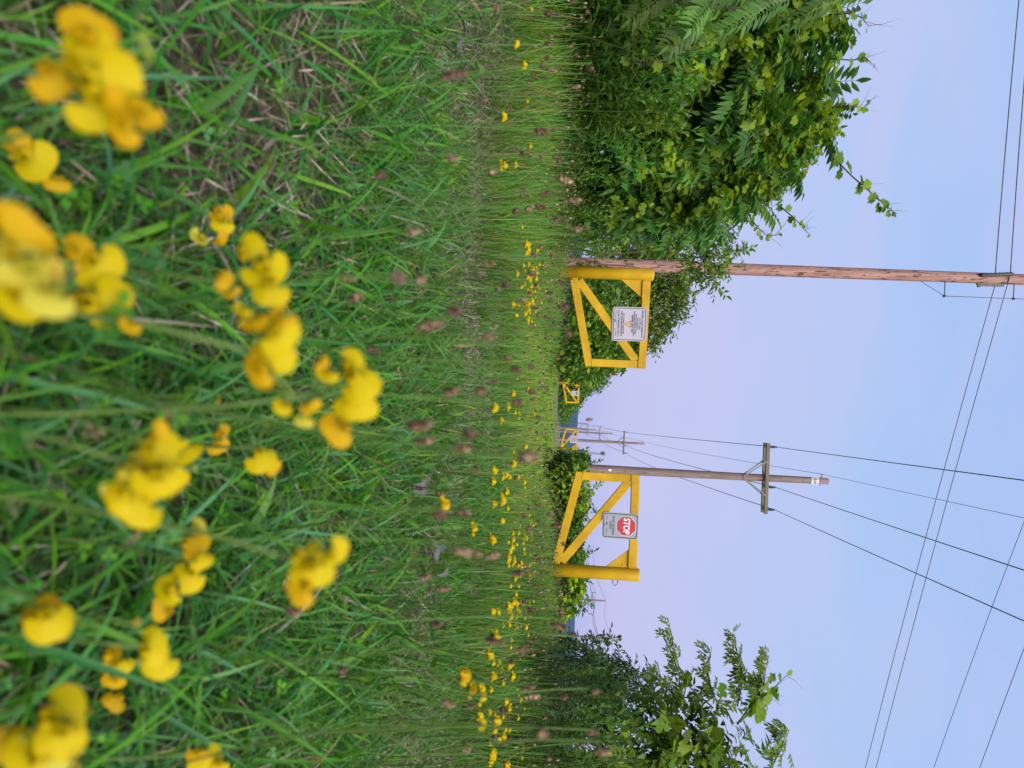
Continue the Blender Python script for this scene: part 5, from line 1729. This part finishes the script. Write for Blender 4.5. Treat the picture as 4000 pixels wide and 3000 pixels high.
def trefoil_plant(label, flowers, group=None, stemr=0.0011):
    """flowers: (px, py, size_px, kind, roll_deg[, yaw_deg]); all on one stalk"""
    W = 0.0155
    sizes = [f[2] for f in flowers if f[3] in 'yo'] or [f[2] for f in flowers]
    dist = max(0.13, W * FPX / (sum(sizes) / len(sizes)))
    pts = [at(f[0], f[1], dist * random.uniform(0.97, 1.03)) for f in flowers]
    c = np.mean(pts, axis=0)
    bx, by = c[0] + random.uniform(-0.03, 0.03), c[1] + random.uniform(0.02, 0.07)
    g = float(gz(bx, by))
    root = empty('trefoil_plant', (bx, by, g))
    tag(root, label, 'flower', group or 'yellow trefoil flowers close to the camera')
    hub = Vector(c) + Vector((0, 0.012, -0.010)) - Vector((bx, by, g))
    stp = [Vector((0, 0, -0.01)), Vector((hub.x * 0.15, hub.y * 0.1, hub.z * 0.4)), Vector((hub.x * 0.6, hub.y * 0.6, hub.z * 0.8)), hub]
    MB().tube(stp, [stemr * 1.3, stemr * 1.2, stemr, stemr], 6).build('stem', M_green, root, True)
    # small leaves along the stem
    lf = []
    nl = 7
    ts = rng.uniform(0.15, 0.85, nl)
    PP = np.array([np.array(stp[1]) * (1 - t) + np.array(stp[2]) * t for t in ts])
    a = rng.uniform(0, 6.28, nl)
    V, F, C = instance(t_clover(), rot_from(np.stack([np.cos(a), np.sin(a), 0.2 * np.ones(nl)], 1), UP[None] + rng.normal(size=(nl, 3)) * 0.3), PP + np.stack([np.cos(a), np.sin(a), np.zeros(nl)], 1) * 0.008, rng.uniform(0.006, 0.010, nl), green(nl))
    lo = link('leaves', np_mesh('leaves', V, F, M_leaf, C), root); lo['kind'] = 'stuff'
    for f, p in zip(flowers, pts):
        px, py, sz, kind, rl = f[:5]
        yaw = f[5] if len(f) > 5 else random.uniform(-30, 30)
        me = FM[kind][random.randrange(len(FM[kind]))]
        o = bpy.data.objects.new('flower' if kind in 'yop' else 'bud', me)
        COL.objects.link(o); o.parent = root
        # -y of the flower looks back at the camera, turned by yaw and roll
        view = (Vector(CAM) - Vector(p)).normalized()
        q = (-view).to_track_quat('Y', 'Z').to_matrix()
        Rm_ = q @ Matrix.Rotation(math.radians(yaw), 3, 'Z') @ Matrix.Rotation(math.radians(rl), 3, 'Y') @ Matrix.Rotation(math.radians(random.uniform(-20, 25)), 3, 'X')
        s = 0.84 * sz / FPX * np.linalg.norm(np.array(p) - CAM)
        lp_ = Vector(p) - Vector((bx, by, g))
        o.matrix_basis = Matrix.Translation(lp_ - Rm_ @ Vector((0, 0, 0.3 * s if kind in 'yop' else 0))) @ Rm_.to_4x4() @ Matrix.Diagonal((s * random.uniform(0.95, 1.2), s, s * random.uniform(0.85, 1.1), 1))
        if kind in 'yop':
            cobj = bpy.data.objects.new('calyx', CAL); COL.objects.link(cobj); cobj.parent = o
        base = o.matrix_basis @ Vector((0, 0.4, 0.06))
        MB().tube([hub, hub.lerp(base, 0.5) + Vector((0, 0, -0.002)), base], stemr * 0.6, 5).build('pedicel', M_green, root, True)
    return root
M_green = plain_mat('trefoil_stem', (0.10, 0.17, 0.035), 0.55, 0.25, 60)
TP = [
 ('largest blurred yellow trefoil flowers in the near upper corner', [(420, 330, 250, 'y', 10, 0), (350, 250, 220, 'y', -30), (345, 120, 170, 'o', -60), (200, 300, 150, 'o', 60), (390, 420, 200, 'y', 70), (530, 430, 170, 'o', 120), (490, 500, 120, 'o', 150), (560, 140, 110, 'g', 20), (575, 215, 110, 'g', 60)]),
 ('small blurred yellow trefoil pair at the bottom edge below the largest flowers', [(55, 565, 100, 'o', 0), (125, 625, 140, 'y', 40), (225, 715, 75, 'o', 100)]),
 ('pale blurred trefoil cluster cut off at the bottom edge', [(60, 930, 190, 'o', -40), (40, 1000, 200, 'p', 20), (120, 1060, 180, 'p', 80), (60, 1150, 220, 'y', 140), (190, 1170, 160, 'p', 110), (230, 1080, 130, 'b', 80)]),
 ('two round yellow trefoil blooms one beside the other near the bottom', [(305, 985, 140, 'o', -20), (385, 1040, 160, 'y', 40, 0), (400, 1185, 200, 'y', 0, 0), (310, 1180, 130, 'o', 60), (510, 1275, 75, 'o', 120)]),
 ('small half-open trefoil buds left of the central yellow row', [(860, 830, 80, 'o', 60), (870, 880, 75, 'y', 100), (780, 930, 80, 'p', 140), (860, 935, 70, 'o', 20), (900, 860, 60, 'b', 70)]),
 ('upper bloom of the central yellow row with orange buds', [(985, 985, 150, 'y', -20), (1040, 1060, 190, 'y', 60, 0), (1060, 1140, 150, 'y', 90), (870, 1090, 75, 'o', 30), (905, 1150, 75, 'o', 60), (960, 1070, 80, 'g', 10), (955, 1220, 90, 'y', 120)]),
 ('middle bloom of the central yellow row', [(1030, 1260, 170, 'o', 60), (1090, 1310, 160, 'y', 40, 0), (1110, 1250, 90, 'o', 90), (1070, 1380, 190, 'y', 100, 0), (1010, 1450, 150, 'o', 150), (1090, 1500, 90, 'g', 100), (1130, 1530, 80, 'g', 60)]),
 ('elongated large yellow bloom at the lower end of the central row', [(1375, 1430, 150, 'y', -10, 0), (1400, 1500, 170, 'y', 50, 0), (1390, 1590, 170, 'y', 90, 0), (1320, 1680, 150, 'o', 140), (1260, 1420, 75, 'o', 30), (1280, 1470, 95, 'y', 110), (1210, 1590, 80, 'o', 60), (1190, 1640, 75, 'p', 100), (1105, 1590, 90, 'y', 130)]),
 ('blurred full-faced yellow trefoil cluster in the lower left centre', [(610, 1760, 170, 'y', 20, 0), (620, 1880, 190, 'y', 80, 0), (540, 1960, 190, 'y', 130, 0), (500, 1870, 170, 'p', 40), (560, 1790, 150, 'p', 0), (620, 1690, 90, 'o', -10), (470, 1940, 120, 'y', 160)]),
 ('small pair of yellow petals touching the full-faced cluster', [(735, 1760, 110, 'y', 40), (690, 1860, 100, 'o', 90), (760, 1830, 70, 'g', 30)]),
 ('drooping orange and white trefoil bud pair', [(860, 1690, 75, 'o', 30), (850, 1740, 75, 'o', 60), (845, 1560, 60, 'b', 0), (880, 1700, 60, 'b', 20)]),
 ('single small yellow trefoil flower alone below the central row', [(1020, 1790, 110, 'y', 60), (1060, 1830, 70, 'o', 30), (1040, 1660, 50, 'b', 0)]),
 ('row of four small yellow trefoil flowers in the lower centre', [(775, 2060, 75, 'p', -20), (755, 2130, 115, 'o', 20, 0), (790, 2190, 80, 'y', 60), (740, 2250, 130, 'y', 120, 0), (660, 2310, 110, 'y', 150), (640, 2380, 85, 'o', 170)]),
 ('round blurred yellow flower near the bottom right of the meadow', [(150, 2410, 140, 'o', 0, 0), (190, 2425, 150, 'y', 60, 0), (310, 2430, 80, 'g', 20), (530, 2430, 75, 'b', 60)]),
 ('bright broad yellow trefoil bloom below the STOP gate', [(1190, 2190, 150, 'y', 30, 0), (1220, 2240, 170, 'y', 80, 0), (1310, 2160, 120, 'y', 10), (1180, 2300, 130, 'o', 150)]),
 ('scattered orange trefoil buds in the lower corner', [(435, 2565, 105, 'o', 10), (480, 2600, 70, 'y', 60), (445, 2660, 75, 'o', 100), (360, 2770, 60, 'b', 140), (450, 2740, 80, 'o', 120), (400, 2720, 60, 'b', 70)]),
 ('yellow bell-shaped trefoil flower beside the scattered buds', [(595, 2530, 130, 'y', -20, 0), (630, 2590, 110, 'y', 100), (540, 2580, 70, 'g', 60)]),
 ('large blurred yellow flower in the near lower corner', [(230, 2800, 180, 'y', -10, 0), (240, 2880, 150, 'y', 90, 0), (120, 2970, 170, 'y', 140, 0), (200, 2960, 120, 'p', 60), (15, 2890, 120, 'o', 20), (110, 2860, 110, 'g', 40), (300, 2980, 90, 'b', 100)]),
 ('yellow flower cut by the lower image border', [(800, 2970, 120, 'y', 40, 0), (770, 2950, 70, 'o', 90), (850, 2995, 80, 'y', 100)]),
 ('yellow petal sliver at the bottom edge left of the full-faced cluster', [(15, 1520, 80, 'y', 60), (5, 1330, 70, 'o', 20), (25, 1560, 60, 'o', 120)]),
]
for lab, fl in TP:
    trefoil_plant(lab, fl)

# ---- flower heads farther out: one mesh each (stalk, calyces and petals too small to tell apart)
def umbel_mesh(seed, nf):
    r = np.random.default_rng(seed)
    parts = []
    for k in range(nf):
        a = 2 * PI * k / nf + r.uniform(-0.4, 0.4)
        kind = 'y' if r.random() < 0.85 else 'o'
        T = FLOW[kind][0]
        out = np.array([math.cos(a), math.sin(a), 0.1])
        R_ = rot_from(-out[None], np.array([[0, 0, 1.0]]) + 0.25 * r.normal(size=(1, 3)))
        s = r.uniform(0.85, 1.1)
        parts.append(instance(T, R_, (out * 0.45)[None], np.array([s]), np.ones((1, 3))))
        parts.append(instance(calyx_tpl((0.16, 0.26, 0.05)), R_, (out * 0.45)[None], np.array([s]), np.ones((1, 3))))
    V, F, C = merge(parts)
    # stalk down to the ground, in head units
    st = MB().tube([(0, 0, 0), (0.6, 0.3, -6), (1.2, 0.2, -16)], [0.07, 0.08, 0.09], 4)
    sv = np.array(st.v); 
    sf = []
    for f in st.f:
        for i in range(1, len(f) - 1): sf.append((f[0], f[i], f[i + 1]))
    V, F, C = merge([(V, F, C), (sv, np.array(sf), np.tile((0.085, 0.14, 0.03), (len(sv), 1)))])
    return np_mesh('trefoil_flower', V, F, M_petal, C, smooth=True)
UMB = [umbel_mesh(40 + k, n_) for k, n_ in enumerate((3, 4, 5, 2, 4))]

def tref(px, py, z):
    dpx = horizon(py) - px
    if dpx < 25: return None
    Y = (EYE - z) * FPX / dpx
    p = at(px, py, Y)
    return p
def zone_tref(px, py, Y):
    if py < 900: return ('small yellow trefoil flower before the thicket', 'yellow flowers before the thicket')
    if py < 1330: return ('small yellow trefoil flower before the etiquette gate', 'yellow flowers before the etiquette gate')
    if py < 1800: return ('small yellow trefoil flower between the gates', 'yellow flowers between the gates')
    if py < 2330: return ('small yellow trefoil flower before the STOP gate', 'yellow flowers before the STOP gate')
    return ('small yellow trefoil flower before the box elder bush', 'yellow flowers before the box elder bush')
KN = [(1800, 2640), (1830, 2690), (1870, 2720), (1905, 2560), (1915, 2500), (1925, 2490), (1870, 2690), (1985, 2600), (1995, 2640), (1920, 2640), (1970, 2740), (1985, 2770), (1865, 2800), (1930, 2810), (1870, 2830), (1940, 2815), (1960, 2880), (1940, 2890), (1915, 2940), (1920, 2960), (1910, 2970), (1970, 2990), (2030, 2940), (2035, 2960), (2040, 2920), (1985, 2380), (2000, 2350), (2010, 2450), (2050, 2450), (2060, 2480), (2080, 2560), (2050, 2730), (2055, 2820),
      (1920, 1880), (1925, 1970), (1920, 2110), (1925, 1590), (1980, 1590), (2085, 1620), (2095, 1630), (1985, 2180), (2000, 2200), (2030, 2200), (1960, 1860), (1975, 1920), (2070, 2040), (2080, 2050), (1910, 2100), (2010, 1780), (2000, 1810), (1720, 1970), (1840, 2065), (1925, 1840), (1980, 2180)]
cnt = 0
used = []
def add_tref(p, s):
    ui = random.randrange(len(UMB))
    o = bpy.data.objects.new('trefoil_flower', UMB[ui])
    COL.objects.link(o)
    o.location = p; o.scale = (s, s, s)
    o.rotation_euler = (random.uniform(-0.15, 0.15), random.uniform(-0.15, 0.15), random.uniform(0, 6.28))
    px, py = proj(p)
    la, gr = zone_tref(px, py, p[1])
    dst = 'near' if p[1] < 1.6 else 'midway' if p[1] < 3 else 'farther' if p[1] < 4.5 else 'distant'
    la = la.replace('small yellow trefoil flower', f'{dst} head of {("three", "four", "five", "two", "crowded")[ui]} yellow trefoil flowers')
    tag(o, la, 'flower', gr)
for px, py in KN:
    p = tref(px, py, random.uniform(0.26, 0.30) if py > 2330 else random.uniform(0.22, 0.27))
    if p is not None: add_tref(p, random.uniform(0.0135, 0.016)); cnt += 1
regions = [((1930, 2100), (950, 1270), 75), ((1980, 2090), (2080, 2420), 60), ((1900, 2080), (2380, 3000), 60), ((1940, 2090), (0, 900), 10), ((1950, 2120), (1500, 2080), 30)]
for (a0, a1), (b0, b1), nn_ in regions:
    for _ in range(nn_):
        if cnt >= 298: break
        px, py = random.uniform(a0, a1), random.uniform(b0, b1)
        if b0 == 950: px = random.gauss(2072, 24)
        p = tref(px, py, random.uniform(0.22, 0.30))
        if p is None or p[1] > 11: continue
        add_tref(p, random.uniform(0.009, 0.012)); cnt += 1

# ---------------------------------------------------------------- odd things in the grass
def dry_leaf(px, py, z, L, label, col=(0.10, 0.105, 0.095)):
    Y = (EYE - z) * FPX / (horizon(py) - px)
    p = at(px, py, Y)
    V, F, C = [], [], []
    r = np.random.default_rng(int(px))
    n = 9
    for i in range(n):
        t = i / (n - 1)
        w_ = 0.24 * math.sin(PI * (0.06 + 0.9 * t)) * (1 + r.uniform(-0.3, 0.3))
        for sd in (-1, 0, 1):
            V.append((sd * w_, t, 0.12 * abs(sd) * math.sin(5 * t) + r.uniform(-0.05, 0.07) + 0.1 * math.sin(3 * t)))
            C.append(np.array(col) * r.uniform(0.7, 1.15))
    for i in range(n - 1):
        for j in range(2):
            a = i * 3 + j
            F.append((a, a + 1, a + 4, a + 3))
    o = link('dry_leaf', np_mesh('dry_leaf', np.array(V), np.array(F), M_straw, np.array(C), smooth=True))
    o.location = p; o.scale = (L, L, L); o.rotation_euler = (random.uniform(-0.3, 0.5), random.uniform(-0.4, 0.4), random.uniform(0, 6.28))
    tag(o, label, 'leaf')
dry_leaf(1660, 1885, 0.05, 0.09, 'crumpled grey dry leaf lying in the grass below the STOP sign')
dry_leaf(1690, 2170, 0.05, 0.10, 'largest pale grey dry leaf below the STOP gate post')
dry_leaf(1720, 2250, 0.05, 0.06, 'small grey dry leaf next to the largest dry leaf')
dry_leaf(1790, 50, 0.06, 0.10, 'narrow grey dry leaf in the grass by the thicket', (0.10, 0.10, 0.10))
# one long pale blade standing up in the middle
b_ = at(1700, 1362, 0.95)
V, F, C = blades(np.array([[b_[0], b_[1], 0.0]]), np.array([0.40]), np.array([0.006]), np.array([0.4]), np.array([0.05]), np.array([0.10]), np.array([[0.12, 0.20, 0.03]]), 12, 3, 0.2)
o = link('tall_grass_blade', np_mesh('tall_grass_blade', V, F, M_grass, C, smooth=True))
tag(o, 'single long light green grass blade standing up before the etiquette gate', 'grass blade')

# ---------------------------------------------------------------- haze in the evening air
hb = MB().box((0, 1660, 64), (7700, 3480, 134))
m = bpy.data.materials.new('evening_haze'); m.use_nodes = True
nt = m.node_tree
for nd in list(nt.nodes):
    nt.nodes.remove(nd)
mo = nt.nodes.new('ShaderNodeOutputMaterial'); pv = nt.nodes.new('ShaderNodeVolumePrincipled')
pv.inputs['Color'].default_value = (0.20, 0.40, 1.0, 1)
pv.inputs['Density'].default_value = 0.00009
nt.links.new(pv.outputs[0], mo.inputs['Volume'])
tag(hb.build('haze', m), 'thin blue evening haze in the air', 'haze', kind='stuff')

# ---------------------------------------------------------------- labels that still coincide are told apart by their order
ORD = 'first second third fourth fifth sixth seventh eighth ninth tenth eleventh twelfth thirteenth fourteenth fifteenth sixteenth seventeenth eighteenth nineteenth twentieth'.split()
by = {}
for ob in SC.objects:
    if ob.parent is None and 'label' in ob and ob.name.split('.')[0] in ('plantain_stalk', 'trefoil_flower'):
        by.setdefault(ob['label'], []).append(ob)
for lab, obs in by.items():
    if 1 < len(obs) <= len(ORD):
        obs.sort(key=lambda q: proj(tuple(q.location))[1])
        for k, ob in enumerate(obs):
            ob['label'] = f'{lab}, {ORD[k]} from the thicket'
